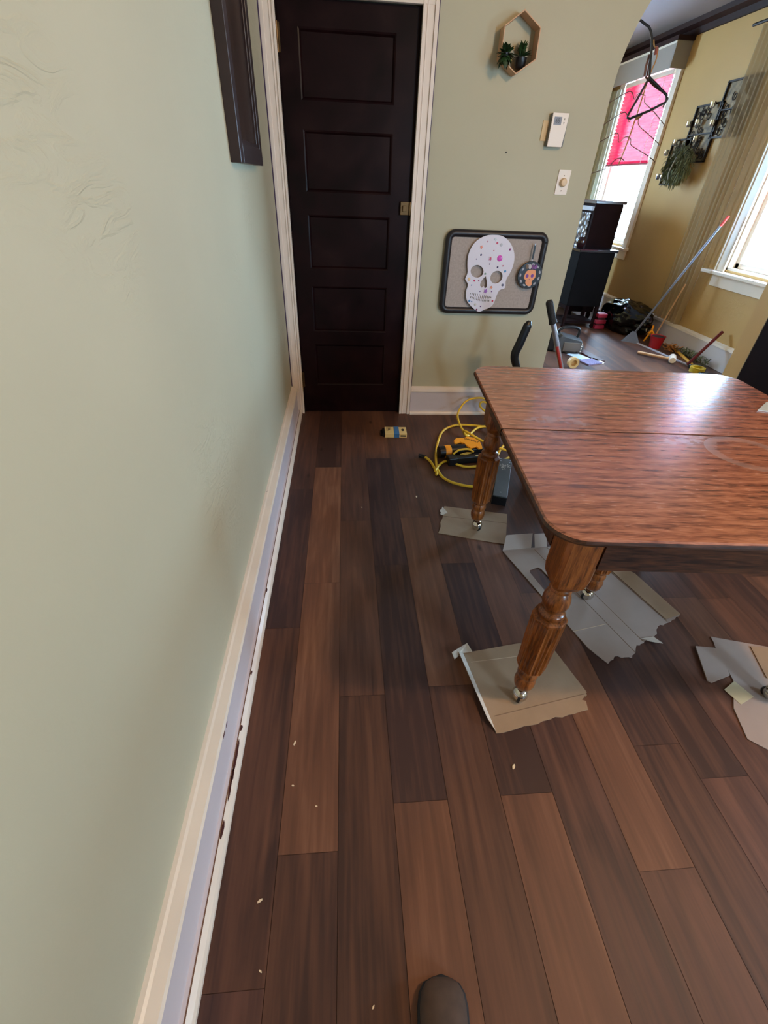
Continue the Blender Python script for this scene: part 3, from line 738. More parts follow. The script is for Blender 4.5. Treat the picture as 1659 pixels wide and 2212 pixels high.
# nail gun
t=thing('nail_gun','orange and black cordless nail gun lying inside the yellow cord loop','nail gun',(.70,2.37,0),rz=.16)
bm=new_bm()
lathe(bm,[(.030,-.09),(.034,-.08),(.034,.06),(.030,.07)],20,Matrix.Translation((-.02,.02,.042))@Matrix.Rotation(PI/2,4,'Y'))
obj('motor_body',bm,M_BLK,t,True)
bm=new_bm(); lathe(bm,[(.020,-.030),(.036,-.028),(.037,.02),(.033,.022)],24,Matrix.Translation((-.115,.015,.042))@Matrix.Rotation(PI/2,4,'Y')); obj('end_cap',bm,M_BLK,t,True)
bm=new_bm(); lathe(bm,[(.0365,-.018),(.0385,-.016),(.0385,.018),(.0365,.020)],24,Matrix.Translation((-.09,.015,.042))@Matrix.Rotation(PI/2,4,'Y')); obj('cap_ring',bm,M_ORG,t,True)['label']='orange ring'
bm=new_bm(); P=[(-.02,.06),(.02,.075),(.035,.095),(.075,.095),(.115,.06),(.125,.035),(.135,.0),(.115,-.012),(.10,.005),(.085,-.005),(.07,-.018),(.045,-.002),(.03,.02),(.005,.025),(-.015,.005),(-.025,.01),(-.03,.03)]
HR = Matrix.Translation((.055,.045,0))@Matrix.Rotation(-.5,4,'Z')@Matrix.Diagonal((1.1,1.25,1,1))@Matrix.Translation((-.05,-.035,0))
prism(bm,P,.066,.078,HR); obj('orange_housing',bm,M_ORG,t,bevel=.003)
bm=new_bm(); prism(bm,[(-.02,.05),(.03,.09),(.075,.085),(.13,.03),(.14,-.02),(.06,-.03),(-.02,0)],.012,.066); obj('head_body',bm,M_BLK,t,bevel=.006)
text('lettering','DEWALT',.024,M_BLK,Matrix.Translation((.085,.060,.0788))@Matrix.Rotation(-.75,4,'Z'),t)
bm=new_bm(); box(bm,-.10,.16,-.085,-.045,.002,.048); box(bm,-.115,-.06,-.095,-.035,0,.052); obj('magazine',bm,M_BLK,t,bevel=.006)
bm=new_bm(); box(bm,.06,.16,-.082,-.072,.048,.050); obj('rail_stripe',bm,mat('cream_stripe',(200,190,140),.5),t)
bm=new_bm(); prism(bm,[(-.03,-.05),(.02,-.035),(.05,-.045),(.0,-.062)],.049,.054); obj('yellow_label',bm,mat('dull_yellow',(206,170,70),.5),t)
bm=new_bm(); tube(bm,catmull([(-.072,-.045,.054),(-.03,-.025,.066),(.03,-.022,.066),(.06,-.045,.056)],5),.006,8); obj('belt_hook',bm,M_YEL,t,True)
bm=new_bm(); box(bm,-.03,.02,.062,.09,.01,.03); obj('nose',bm,mat('dull_metal',(120,112,106),.4,.6),t,bevel=.005)

# power cord
t=thing('extension_cord','yellow extension cord looping on the floor between the door casing and the far table leg','cord',(.75,2.45,0))
def cordpts(P, base=(.75,2.45)): return [(x-base[0],y-base[1],z) for x,y,z in P]
main=[(.46,2.355,.014),(.485,2.335,.012),(.505,2.27,.010),(.515,2.17,.010),(.507,2.155,.010)]
bm=new_bm(); tube(bm,catmull(cordpts(main),6),.0078,10); obj('cord_end',bm,M_YEL,t,True)
bm=new_bm(); tube(bm,catmull(cordpts([(.47,2.345,.015),(.452,2.360,.016),(.435,2.362,.018)]),4),.013,10); obj('plug',bm,M_BLK,t,True)
loop=[(1.10,3.0,.015),(1.0,2.88,.02),(.958,2.76,.022),(.872,2.79,.012),(.757,2.798,.010),(.65,2.71,.010),(.575,2.51,.010),(.532,2.30,.012),(.532,2.16,.010),(.58,2.075,.010),(.688,2.025,.010),(.752,2.055,.010),(.81,2.13,.010),(.862,2.24,.010),(.962,2.421,.02),(1.03,2.53,.04),(1.0,2.72,.03),(.90,2.74,.02),(.80,2.63,.012),(.755,2.56,.085),(.86,2.46,.060),(1.0,2.40,.03),(1.15,2.36,.02),(1.3,2.2,.012)]
bm=new_bm(); tube(bm,catmull(cordpts(loop),8),.0078,10); obj('cord',bm,M_YEL,t,True)
lp2=[(.505,2.175,.022),(.545,2.25,.018),(.60,2.30,.012),(.70,2.24,.010),(.82,2.26,.010),(.98,2.33,.012),(1.2,2.5,.012)]
bm=new_bm(); tube(bm,catmull(cordpts(lp2),8),.0072,10); obj('cord',bm,M_YEL,t,True)
lp3=[(.80,2.64,.020),(.775,2.72,.03),(.775,2.86,.06),(.83,2.93,.12),(.90,2.94,.15),(.99,2.94,.14),(1.10,2.92,.06),(1.05,2.86,.03),(.98,2.90,.07),(.945,2.93,.10),(.97,2.95,.12),(1.05,2.95,.09)]
bm=new_bm(); tube(bm,catmull(cordpts(lp3),8),.0072,10); obj('cord',bm,M_YEL,t,True)

# grey steel bar tool lying behind the far leg
t=thing('steel_block','grey painted metal block with scuffed end lying behind the far left leg','metal block',(.868,2.06,0),rz=-.36)
bm=new_bm(); box(bm,-.038,.038,-.21,.21,0,.055); obj('block_body',bm,M_STEEL,t,bevel=.003)
bm=new_bm(); box(bm,-.037,.037,-.214,-.21,.002,.050); obj('end_cap',bm,M_BLK,t)
bm=new_bm()
for k in range(34):
    x,y=random.gauss(0,.015),random.gauss(.115,.018); r=random.uniform(.002,.007)
    prism(bm,[(max(-.036,min(.036,x+r*random.uniform(.6,1.2)*math.cos(a))),y+r*random.uniform(.6,1.2)*math.sin(a)) for a in [j*PI/3 for j in range(6)]],.0551,.0556+k*.00001)
obj('scuffs',bm,mat('scuff_white',(170,166,156),.9),t)
for x,y in ((-.028,.198),(.028,.192),(-.026,.172),(.026,.165),(0,-.17)):
    bm=new_bm(); prism(bm,ellipse(x,y,.004,.004,10),.0551,.0560); obj('screw',bm,M_ALU,t)

# flooring cutter: pole and grip rising behind the table
t=thing('flooring_cutter','flooring cutter lever with silver pole and black rubber grip behind the table','tool',(1.43,2.40,0))
bm=new_bm(); box(bm,-.14,.14,-.05,.05,0,.05); box(bm,-.05,.05,-.04,.04,.05,.10); obj('cutter_base',bm,M_STEEL,t,bevel=.006)
top=Vector((1.040-1.43,0,.897)); bot=Vector((0,0,.07)); mid=top.lerp(bot,.13)
bm=new_bm(); tube(bm,[mid,bot],.0135,14); obj('pole',bm,M_ALU,t,True)
bm=new_bm(); tube(bm,[top,top.lerp(bot,.01),top.lerp(bot,.11),top.lerp(bot,.13)],[.014,.0185,.0195,.022],16); obj('grip',bm,M_RUB,t,True)
bm=new_bm(); tube(bm,[top.lerp(bot,.27)+Vector((-.004,-.008,0)),top.lerp(bot,.5)+Vector((-.004,-.008,0))],.0085,8); obj('red_stripe',bm,mat('red_print',(170,50,44),.5),t,True)
# black curved handle
t=thing('pry_bar_handle','black curved tool handle sticking up behind the far left table corner','tool',(1.20,2.60,0))
P=[(0,0,.0),(-.08,0,.25),(-.165,0,.46),(-.182,0,.50),(-.200,0,.54),(-.203,0,.575),(-.190,0,.62),(-.178,0,.67),(-.166,0,.72),(-.158,0,.752)]
bm=new_bm(); tube(bm,catmull(P,5),[.016+.010*math.sin(min(1,k/36)*PI*.62) for k in range(42)]+[.020,.017,.013,.008],12,flat=.75); obj('handle',bm,M_BLK,t,True)
bm=new_bm(); box(bm,-.06,.06,-.04,.04,0,.03); obj('foot',bm,M_BLK,t,bevel=.005)

# dark tool bag in the shade under the table's far end
t=thing('tool_bag','low black tool bag lying in the shade beneath the far side of the table','bag',(1.21,2.02,0),rz=.2)
bm=new_bm()
bmesh.ops.create_cube(bm,size=1,matrix=Matrix.Translation((0,0,.055))@Matrix.Diagonal((.34,.24,.11,1)))
bmesh.ops.subdivide_edges(bm,edges=bm.edges[:],cuts=5,use_grid_fill=True)
for v in bm.verts:
    v.co += Vector((random.uniform(-.006,.006),random.uniform(-.006,.006),random.uniform(-.006,.004) if v.co.z>.01 else 0)); v.co.z -= .05*max(0,v.co.z-.05)*(abs(v.co.x)/.17)
obj('bag_body',bm,mat('black_canvas',(20,20,22),.85),t,True)
bm=new_bm(); tube(bm,catmull([(-.09,0,.10),(-.06,.0,.135),(.06,0,.135),(.09,0,.10)],6),.008,8); obj('bag_handle',bm,M_RUB,t,True)

# photographer's shoe at the bottom edge
t=thing('shoe','worn brown shoe toe of the photographer at the bottom edge','shoe',(.172,.055,0),rz=-.10)
bm=new_bm(); prof=[(-.13,.036,.085),(-.08,.042,.075),(-.03,.045,.062),(.02,.048,.055),(.055,.048,.048),(.075,.044,.042),(.089,.034,.036),(.096,.018,.028)]
rings=[]
for y,w,h in prof:
    rings.append([bm.verts.new((w*math.cos(a)*(1.0),y,.018+max(0,math.sin(a))**.8*(h-.018))) for a in [PI*k/10 for k in range(11)]])
for a,b_ in zip(rings,rings[1:]):
    for k in range(10): bm.faces.new([a[k],a[k+1],b_[k+1],b_[k]])
bm.faces.new(rings[-1]); bm.faces.new(rings[0][::-1])
obj('shoe_upper',bm,mat('brown_nubuck',(78,62,52),.85,var=.2,scale=30),t,'all')
bm=new_bm(); P=[(w+.004 if True else 0,y) for y,w,h in prof]; L_=[(-x,y) for x,y in P[::-1]]; prism(bm,P+[(0,.102)]+L_,0,.020); obj('shoe_sole',bm,mat('dark_sole',(26,26,30),.7),t,bevel=.004)
# dark object edge at the right border (chair foot)
# crumbs
DEB=[(-.17,.666,.007),(-.165,.549,.004),(-.098,.494,.004),(-.219,.305,.006),(-.201,.188,.004),(.036,.12,.004),(.471,.562,.008),(.367,1.945,.008),(.07,1.855,.005)]
WHERE=['largest one, long, by the left baseboard','below the long chip near the left baseboard','near the plank edge left of centre','yellowish one low on the left','near the bottom left corner','near the bottom centre, left of the shoe','left of the square cardboard, before the near leg','beside the cardboard under the far leg','between the door and the left baseboard']
for (x,y,s),w in zip(DEB,WHERE):
    bm=new_bm(); prism(bm,[(s*random.uniform(.7,1.1)*math.cos(a)*.5,s*random.uniform(.8,1.3)*math.sin(a)) for a in [j*PI/3 for j in range(6)]],0,.0022)
    tag(obj('wood_chip',bm,mat('chip',(230,206,170),.8),loc=(x,y,.0002),rot=(0,0,random.uniform(0,3))),'tiny pale wood chip on the floor, '+w,'chip','pale chips on the plank floor')

# ------------------------------------------------------------------ on the back wall
# hexagon shelf
t=thing('hexagon_shelf','open pale wood hexagon shelf on the wall right of the door','shelf',(.842,YB,1.905))
hexo=[(.842,2.014),(.932,1.960),(.934,1.852),(.845,1.797),(.757,1.850),(.757,1.958)]
hexo=[(x-.842,z-1.905) for x,z in hexo]; hexi=[(x*.945,z*.945) for x,z in hexo]
bm=new_bm(); d=.072
A=[bm.verts.new((x,-.001,z)) for x,z in hexo];B=[bm.verts.new((x,-d,z)) for x,z in hexo];C2=[bm.verts.new((x,-.001,z)) for x,z in hexi];D=[bm.verts.new((x,-d,z)) for x,z in hexi]
for k in range(6):
    j=(k+1)%6
    for q in ([A[k],A[j],B[j],B[k]],[C2[j],C2[k],D[k],D[j]],[B[k],B[j],D[j],D[k]],[A[j],A[k],C2[k],C2[j]]): bm.faces.new(q)
obj('hexagon_frame',bm,M_WOODL,t,bevel=.001)
def leaf(bm, base, d, L, w):
    d=Vector(d).normalized(); s=d.cross(Vector((0,0,1)));
    if s.length<.1: s=Vector((1,0,0))
    s.normalize(); u=s.cross(d).normalized(); b=Vector(base)
    for side in (1,):
        pts=[]
        for t_,ww in ((0,.15),(.25,.8),(.5,1),(.75,.75),(1,.05)):
            c=b+d*L*t_+u*(.12*L*math.sin(t_*PI)); pts.append((c-s*w*ww, c+u*w*.25*ww, c+s*w*ww))
        vs=[[bm.verts.new(p) for p in row] for row in pts]
        for a,c in zip(vs,vs[1:]):
            bm.faces.new([a[0],a[1],c[1],c[0]]); bm.faces.new([a[1],a[2],c[2],c[1]])
def succulent(name,label,loc,n,L,w,potm,size):
    t=thing(name,label,'plant',loc)
    bm=new_bm(); lathe(bm,[(size*.7,0),(size,.01),(size*1.1,size*1.5),(size,size*1.55)],16); obj('pot',bm,potm,t,True)
    bm=new_bm()
    for k in range(n):
        a=random.uniform(0,2*PI); e=random.uniform(.15,1.45)
        leaf(bm,(0,0,size*1.4),(math.cos(a)*math.cos(e),math.sin(a)*math.cos(e),math.sin(e)),L*random.uniform(.7,1.1),w)
    obj('leaves',bm,M_LEAF,t)
succulent('potted_succulent','small green plant hanging over the lower left rim of the hexagon shelf',(.777,YB-.088,1.845),1,.01,.01,M_BLK,.014)
bm=new_bm()
for k in range(90):
    a=random.uniform(0,2*PI); e=random.uniform(-1.4,1.5)
    leaf(bm,(0,0,.01),(math.cos(a)*math.cos(e)*.9,math.sin(a)*math.cos(e)*.7,math.sin(e)),random.uniform(.028,.052),.012)
o=obj('foliage',bm,M_LEAF,None); par=[x for x in bpy.data.objects if x.name.startswith('potted_succulent')][0]; o.parent=par
succulent('potted_plant','small leafy plant in a black pot standing inside the hexagon shelf',(.868,YB-.038,1.822),26,.062,.010,M_BLK,.026)

# thermostat
t=thing('thermostat','cream wall thermostat with grey display beside an old plate mark','thermostat',(1.128,YB,1.605))
bm=new_bm(); box(bm,-.045,.045,-.030,-.0005,-.068,.066); obj('thermostat_body',bm,mat('grey_plastic',(110,112,112),.5),t,bevel=.002)
bm=new_bm(); prism(bm,[(-.043,.068),(.043,.068),(.041,.0),(.036,-.069),(-.043,-.069)],.028,.034,XZ); obj('cover',bm,M_WHT,t,bevel=.0015)
bm=new_bm(); box(bm,-.032,.008,-.0355,-.034,.020,.052); lc=obj('display',bm,mat('lcd_grey',(120,118,122),.3),t)
text('digits','65',.024,mat('lcd_ink',(60,60,62),.5),Matrix.Translation((-.013,-.0358,.036))@Matrix.Rotation(PI/2,4,'X'),t)
bm=new_bm(); prism(bm,[(.019,.040),(.026,.040),(.0225,.050)],.034,.0352,XZ); prism(bm,[(.019,.032),(.026,.032),(.0225,.022)],.034,.0352,XZ); obj('arrow_buttons',bm,mat('grey_button',(150,140,120),.5),t)
# brown mark and tan strip of the former plate
bm=new_bm(); box(bm,1.051,1.090,YB-.0045,YB-.0003,1.560,1.643); o=tag(obj('wall_plate',bm,mat('tan_plate',(214,184,136),.6)),'tan backing plate peeking out left of the thermostat','plate')
# dimmer
t=thing('dimmer_switch','cream wall dimmer switch with a round knob below the thermostat','switch',(1.228,YB,1.387))
bm=new_bm(); prism(bm,rrect(-.035,.035,-.057,.057,.003,3),.0005,.006,XZ); obj('switch_plate',bm,M_WHT,t,bevel=.0015)
bm=new_bm(); lathe(bm,[(.020,0),(.0195,.012),(.016,.020),(.010,.022)],28,Matrix.Translation((0,-.006,.0))@Matrix.Rotation(PI/2,4,'X')); obj('knob',bm,mat('ivory_knob',(226,196,158),.35),t,True)
for z in (.030,-.038):
    bm=new_bm(); lathe(bm,[(.0028,0),(.0022,.0012)],10,Matrix.Translation((0,-.006,z))@Matrix.Rotation(PI/2,4,'X')); obj('screw',bm,M_BRASS,t,True)
# small nail above
bm=new_bm(); lathe(bm,[(.003,0),(.003,.006)],8,Matrix.Rotation(PI/2,4,'X')); tag(obj('nail',bm,M_DKMET,loc=(.878,YB-.0003,1.505)),'tiny dark nail in the wall left below the thermostat','nail')

# pin board
t=thing('pin_board','grey felt pin board with a thick black rounded frame on the green wall','pin board',(.903,YB,.921))
bm=new_bm(); prism(bm,rrect(-.285,.285,-.203,.203,.03,8),.002,.022,XZ); obj('felt_panel',bm,M_FELT,t)
ro=rrect(-.291,.291,-.209,.209,.036,8); P3=[(x,-.018,z) for x,z in ro]; P3.append(P3[0]); P3.append(P3[1])
bm=new_bm(); tube(bm,P3,.0200,14,caps=False); obj('board_frame',bm,mat('black_foam_frame',(30,26,30),.42),t,True)
# skull cut-out
SK=[(0.872,1.1288),(0.9179,1.1253),(0.9583,1.1056),(0.9897,1.0759),(1.0118,1.0375),(1.0194,0.998),(1.015,0.9575),(1.0045,0.9285),(0.993,0.9033),(0.9902,0.8823),(0.9936,0.8655),(0.9898,0.8484),(0.9695,0.8415),(0.9567,0.8326),(0.9476,0.8043),(0.9413,0.7736),(0.9312,0.749),(0.9119,0.733),(0.8842,0.7226),(0.8614,0.7118),(0.8418,0.7114),(0.8175,0.7244),(0.7869,0.7482),(0.7651,0.7698),(0.7545,0.7958),(0.7503,0.8301),(0.756,0.8557),(0.7511,0.8724),(0.7369,0.8888),(0.7344,0.8991),(0.7402,0.9137),(0.7442,0.9343),(0.7376,0.9625),(0.733,1.0023),(0.7377,1.0378),(0.7527,1.073),(0.7777,1.1004),(0.8108,1.1183),(0.8408,1.1268)]
def smooth_closed(P,k=3):
    out=[]; n=len(P)
    for i in range(n):
        p0,p1,p2,p3=[Vector(P[(i+j-1)%n]) for j in range(4)]
        for q in range(k):
            s=q/k; v=.5*((2*p1)+(p2-p0)*s+(2*p0-5*p1+4*p2-p3)*s*s+(3*p1-p0-3*p2+p3)*s**3); out.append((v.x,v.y))
    return out
ox,oz=.877,.92
R_=lambda L: [(x-ox,z-oz) for x,z in L]
loops=[R_(smooth_closed(SK))]
loops.append(R_(ellipse(.8010,.9378,.041,.033,22,-.25))); loops.append(R_(ellipse(.9270,.9090,.038,.035,22,.2)))
loops.append(R_([(0.8596,0.9125),(0.8736,0.8795),(0.8757,0.8542),(0.8656,0.8434),(0.8566,0.8589),(0.8455,0.8485),(0.8313,0.8617),(0.8335,0.8828),(0.8462,0.8998)]))
for row,(a,b_) in enumerate((((.779,.8144),(.913,.794)),((.784,.7929),(.903,.775)))):
    for k in range(13):
        u=k/12; x=a[0]+(b_[0]-a[0])*u; z=a[1]+(b_[1]-a[1])*u-.006*math.sin(u*PI)
        h=(.005+.009*math.sin(u*PI)) if row==0 else .0065
        loops.append(R_(ellipse(x,z,.0026,h,10,-.12)))
t=thing('skull_cutout','white cut-out decorated sugar skull with coloured gems on the pin board','decoration',(ox,YB-.0415,oz))
sheet('skull_shape',loops,.003,M_PAPER,XZ,t)
GEM=[(.8063,1.0649,.010,(236,150,130)),(.8978,1.0886,.006,(226,90,120)),(.9233,1.0798,.009,(200,204,214)),(.9811,1.0578,.006,(140,60,120)),(.8846,1.0496,.0035,(210,90,110)),(.8108,1.0253,.006,(60,56,100)),(.871,1.006,.012,(178,20,60)),(.9277,1.0103,.017,(214,84,190)),(.7869,1.0026,.0035,(110,90,130)),(.8714,.9781,.0035,(90,80,130)),(.9238,.9633,.0055,(60,50,96)),(.9555,.9714,.004,(220,140,160)),(.9751,.9422,.007,(90,160,214)),(.7573,.8943,.009,(240,206,160)),(.7925,.8868,.006,(220,70,110)),(.8194,.8874,.004,(190,90,140)),(.7789,.8617,.004,(120,160,210)),(.9741,.8667,.008,(120,124,150)),(.9047,.8528,.010,(240,160,130)),(.8726,.8307,.014,(170,120,210)),(.9116,.8286,.004,(150,110,180)),(.8372,.8269,.0035,(130,110,160)),(.7784,.7719,.007,(80,150,214)),(.7941,.7678,.0045,(90,150,200)),(.927,.7741,.006,(214,70,100)),(.8191,.7511,.008,(216,214,206)),(.8551,.7408,.004,(110,70,130)),(.8337,.7216,.006,(110,40,90)),(.8389,1.0946,.004,(214,160,190)),(.8536,.9256,.006,(130,160,140)),(.8829,1.1072,.010,(206,216,220))]
for i,(x,z,s,c) in enumerate(GEM):
    bm=new_bm(); n=5 if s>=.0095 else 8
    if s>=.0095 and i not in (7,):
        pts=[((s if k%2==0 else s*.5)*math.cos(k*PI/5),(s if k%2==0 else s*.5)*math.sin(k*PI/5)) for k in range(10)]
        prism(bm,pts,0,.003,Matrix.Translation((x-ox,-.0016,z-oz))@XZ)
    else: lathe(bm,[(s,0),(s*.8,.002),(s*.4,.0035)],n+4,Matrix.Translation((x-ox,-.0016,z-oz))@Matrix.Rotation(PI/2,4,'X'))
    obj('gem',bm,mat('gem_%02d'%i,c,.15),t)
# round ornament with a strap
t=thing('round_ornament','round black ornament with an orange sugar skull at the board right edge','ornament',(1.132,YB-.044,.926))
bm=new_bm(); lathe(bm,[(.074,0),(.076,.003),(.074,.007)],40,Matrix.Rotation(PI/2,4,'X')); obj('ornament_disc',bm,M_BLK,t,True)
fc=[(1.1229,.955),(1.150,.956),(1.1625,.9489),(1.1676,.9159),(1.1511,.8946),(1.1537,.8735),(1.1335,.8666),(1.1132,.881),(1.1117,.8978),(1.0969,.91),(1.0993,.9309),(1.1073,.9475)]
FY=Matrix.Translation((0,-.007,0))@XZ
bm=new_bm(); prism(bm,[(x-1.132,z-.926) for x,z in smooth_closed(fc,3)],0,.002,FY); obj('skull_face',bm,mat('peach_orange',(240,160,110),.5),t)
bm=new_bm()
for x,z in ((1.1147,.9221),(1.146,.9237)): prism(bm,ellipse(x-1.132,z-.926,.009,.010,16),.002,.003,FY)
prism(bm,[(-.003,-.025),(.003,-.025),(0,-.018)],.002,.003,FY)
obj('skull_eyes',bm,mat('violet',(120,60,150),.5),t)
bm=new_bm()
for k,(c,a) in enumerate((((130,90,50),2.3),((190,170,170),1.9),((120,50,120),1.25),((140,60,130),.95))):
    pass
for k in range(4):
    x=-.028+k*.018; bm2=new_bm(); prism(bm2,ellipse(x,.046,.009,.013,10,.3-.2*k),0,.0022,FY); obj('painted_flower',bm2,mat('flower_%d'%k,[(110,80,50),(200,190,190),(110,50,110),(130,70,140)][k],.5),t)
bm.free()
bm=new_bm()
for k in range(11):
    a=k*2*PI/11+.3; pts=ellipse(.060*math.cos(a),.060*math.sin(a),.010,.0055,10,a+PI/2)
    prism(bm,pts,0,.0012,FY)
obj('border_flowers',bm,mat('grey_white',(168,166,172),.5),t)
bm=new_bm(); box(bm,-.009,.001,-.006,-.002,.085,.160); obj('strap',bm,M_BLK,t)
bm=new_bm(); tube(bm,[(-.004,-.004,.070),(-.004,-.004,.088)],.0018,6); obj('string',bm,M_ALU,t)
bm=new_bm(); tube(bm,[(-.004,-.004,.156),(-.004,-.004,.168)],.003,6); obj('pin',bm,M_ALU,t)

# framed picture / mirror on the left wall
t=thing('picture_frame','tall dark wooden framed mirror on the left wall beside the door','frame',(XL,2.17,1.39))
def frame_part():
    bm=new_bm(); y0,y1,z0,z1=-.245,.255,0,1.0; w=.055
    for a,b_,c_,d in ((y0,y0+w,z0,z1),(y1-w,y1,z0,z1),(y0+w,y1-w,z0,z0+w),(y0+w,y1-w,z1-w,z1)): box(bm,.0,.036,a,b_,c_,d)
    for a,b_,c_,d in ((y0+w,y0+w+.012,z0+w,z1-w),(y1-w-.012,y1-w,z0+w,z1-w),(y0+w+.012,y1-w-.012,z0+w,z0+w+.012),(y0+w+.012,y1-w-.012,z1-w-.012,z1-w)): box(bm,.0,.028,a,b_,c_,d)
    return bm
obj('frame_border',frame_part(),mat('dark_frame_wood',(46,30,28),.35,var=.2,scale=12),t,bevel=.002)
bm=new_bm(); box(bm,.0,.020,-.18,.19,.06,.94); obj('picture_panel',bm,mat('dark_glazed_picture',(58,42,34),.22,var=.35,scale=5,stretch=(1,3,.4)),t)

# ------------------------------------------------------------------ dark hutch against the back wall right of the arch
t=thing('dark_hutch','tall dark brown wooden cabinet right of the arch at the photo edge','cabinet',(3.08,2.80,0))
bm=new_bm(); box(bm,-.198,.20,-.22,.228,.08,1.95); obj('cabinet_body',bm,mat('espresso_wood',(26,13,13),.6,var=.15,scale=10,spec=.06),t,bevel=.004)
bm=new_bm(); box(bm,-.203,.21,-.235,.23,1.95,1.99); obj('cabinet_top',bm,mat('espresso_wood',(34,20,20)),t,bevel=.004)
bm=new_bm(); box(bm,-.203,.205,-.23,.229,0,.08); obj('plinth',bm,mat('espresso_wood',(34,20,20)),t)
for s in (0,1):
    bm=new_bm(); box(bm,-.19+.195*s,-.002+.195*s,-.238,-.222,.10,1.93); d_=obj('door',bm,mat('espresso_wood',(34,20,20)),t,bevel=.003)
    bm=new_bm(); lathe(bm,[(.006,0),(.012,.012),(.010,.02)],12,Matrix.Translation((-.02 if s==0 else .02,-.238,1.0))@Matrix.Rotation(PI/2,4,'X')); obj('knob',bm,M_BRASS,d_,True)

# ------------------------------------------------------------------ hangers in the arch
bm=new_bm(); tube(bm,[(0,0,0),(0,.035,0),(0,.05,.02)],.006,8); box(bm,-.015,.015,-.002,.004,-.03,.03); tag(obj('wall_hook',bm,M_DKMET,loc=(1.46,YT+.002,2.045),smooth=True),'dark metal hook on the far side of the arch carrying the hangers','hook')
HY=3.215
def xz(P,y=HY,dy=None): return [(x,y+(0 if not dy else dy*math.sin(i*1.3)),z) for i,(x,z) in enumerate(P)]
def sub(P,o): return [(x-o[0],y-o[1],z-o[2]) for x,y,z in P]
O=(1.46,HY,2.055)
t=thing('coat_hanger','black plastic clothes hanger with a large hook in the arch opening','hanger',O)
# scale x positions from the y=3.25 plane of the measurement
neck=[(1.46,2.052),(1.50,2.066),(1.523,2.053+.008),(1.549,2.051),(1.579,2.039),(1.605,2.008),(1.622,1.969),(1.632,1.93),(1.645,1.891),(1.655,1.857)]
bm=new_bm(); tube(bm,catmull(sub(xz(neck),O),5),.0055,8); obj('hook',bm,M_BLK,t,True)
tri=[(1.655,1.857),(1.625,1.78),(1.594,1.705),(1.592,1.692),(1.609,1.688),(1.708,1.725),(1.785,1.762),(1.793,1.777),(1.780,1.793),(1.72,1.825),(1.655,1.857)]
bm=new_bm(); tube(bm,sub(xz(tri),O),.0062,8); obj('hanger_frame',bm,M_BLK,t,True)
O=(1.635,HY+.02,1.96)
t=thing('wooden_hanger','brown wooden hanger hung behind the black one in the arch','hanger',O)
bm=new_bm(); tube(bm,sub(xz([(1.630,1.946),(1.628,1.90),(1.635,1.865)],HY+.02),O),.006,8); tube(bm,sub(xz([(1.638,1.945),(1.650,1.865)],HY+.02),O),.004,8); obj('hanger_neck',bm,mat('brown_wood',(104,66,56),.5),t,True)
bm=new_bm(); tube(bm,sub(xz([(1.642,1.862),(1.70,1.832),(1.745,1.815),(1.79,1.80),(1.80,1.770),(1.794,1.745)],HY+.02),O),.005,8); obj('hanger_arm',bm,mat('brown_wood',(104,66,56),.5),t,True)
O=(1.65,HY+.01,1.95)
t=thing('tiered_hanger','brass multi-tier wire clothes hanger with four arms in the arch','hanger',O)
bm=new_bm(); tube(bm,catmull(sub(xz([(1.625,2.0),(1.640,1.975),(1.660,1.972),(1.666,1.950),(1.668,1.918),(1.657,1.864),(1.650,1.74),(1.640,1.60),(1.623,1.486)],HY+.01),O),5),.0036,8); obj('centre_rod',bm,mat('brass_wire',(190,150,100),.3,.9),t,True)
bm=new_bm(); tube(bm,sub(xz([(1.652,1.975),(1.658,1.945)],HY+.01),O),.0075,8); obj('red_clip',bm,mat('red_brown',(130,60,50),.5),t,True)
bm=new_bm(); tube(bm,sub(xz([(1.645,1.688),(1.662,1.696),(1.680,1.705)],HY+.01),O),[.004,.009,.003],8); obj('brass_tag',bm,mat('brass_wire',(190,150,100)),t,True)
tiers=[[(1.397,1.715),(1.481,1.754),(1.573,1.800),(1.608,1.769),(1.62,1.790),(1.642,1.792),(1.668,1.785),(1.673,1.760),(1.735,1.726),(1.821,1.674),(1.825,1.662)],
 [(1.405,1.620),(1.483,1.664),(1.573,1.715),(1.612,1.675),(1.622,1.698),(1.648,1.702),(1.667,1.694),(1.677,1.664),(1.748,1.627),(1.826,1.588),(1.829,1.577)],
 [(1.40,1.542),(1.493,1.592),(1.565,1.625),(1.585,1.585),(1.613,1.608),(1.635,1.610),(1.657,1.600),(1.667,1.575),(1.753,1.543),(1.833,1.510),(1.836,1.50)],
 [(1.41,1.42),(1.495,1.445),(1.560,1.468),(1.590,1.503),(1.62,1.515),(1.653,1.503)]]
for P in tiers:
    bm=new_bm(); tube(bm,catmull(sub(xz(P,HY+.01,.004),O),4),.0021,6); obj('wire_arm',bm,mat('dull_wire',(120,96,84),.35,.8),t,True)

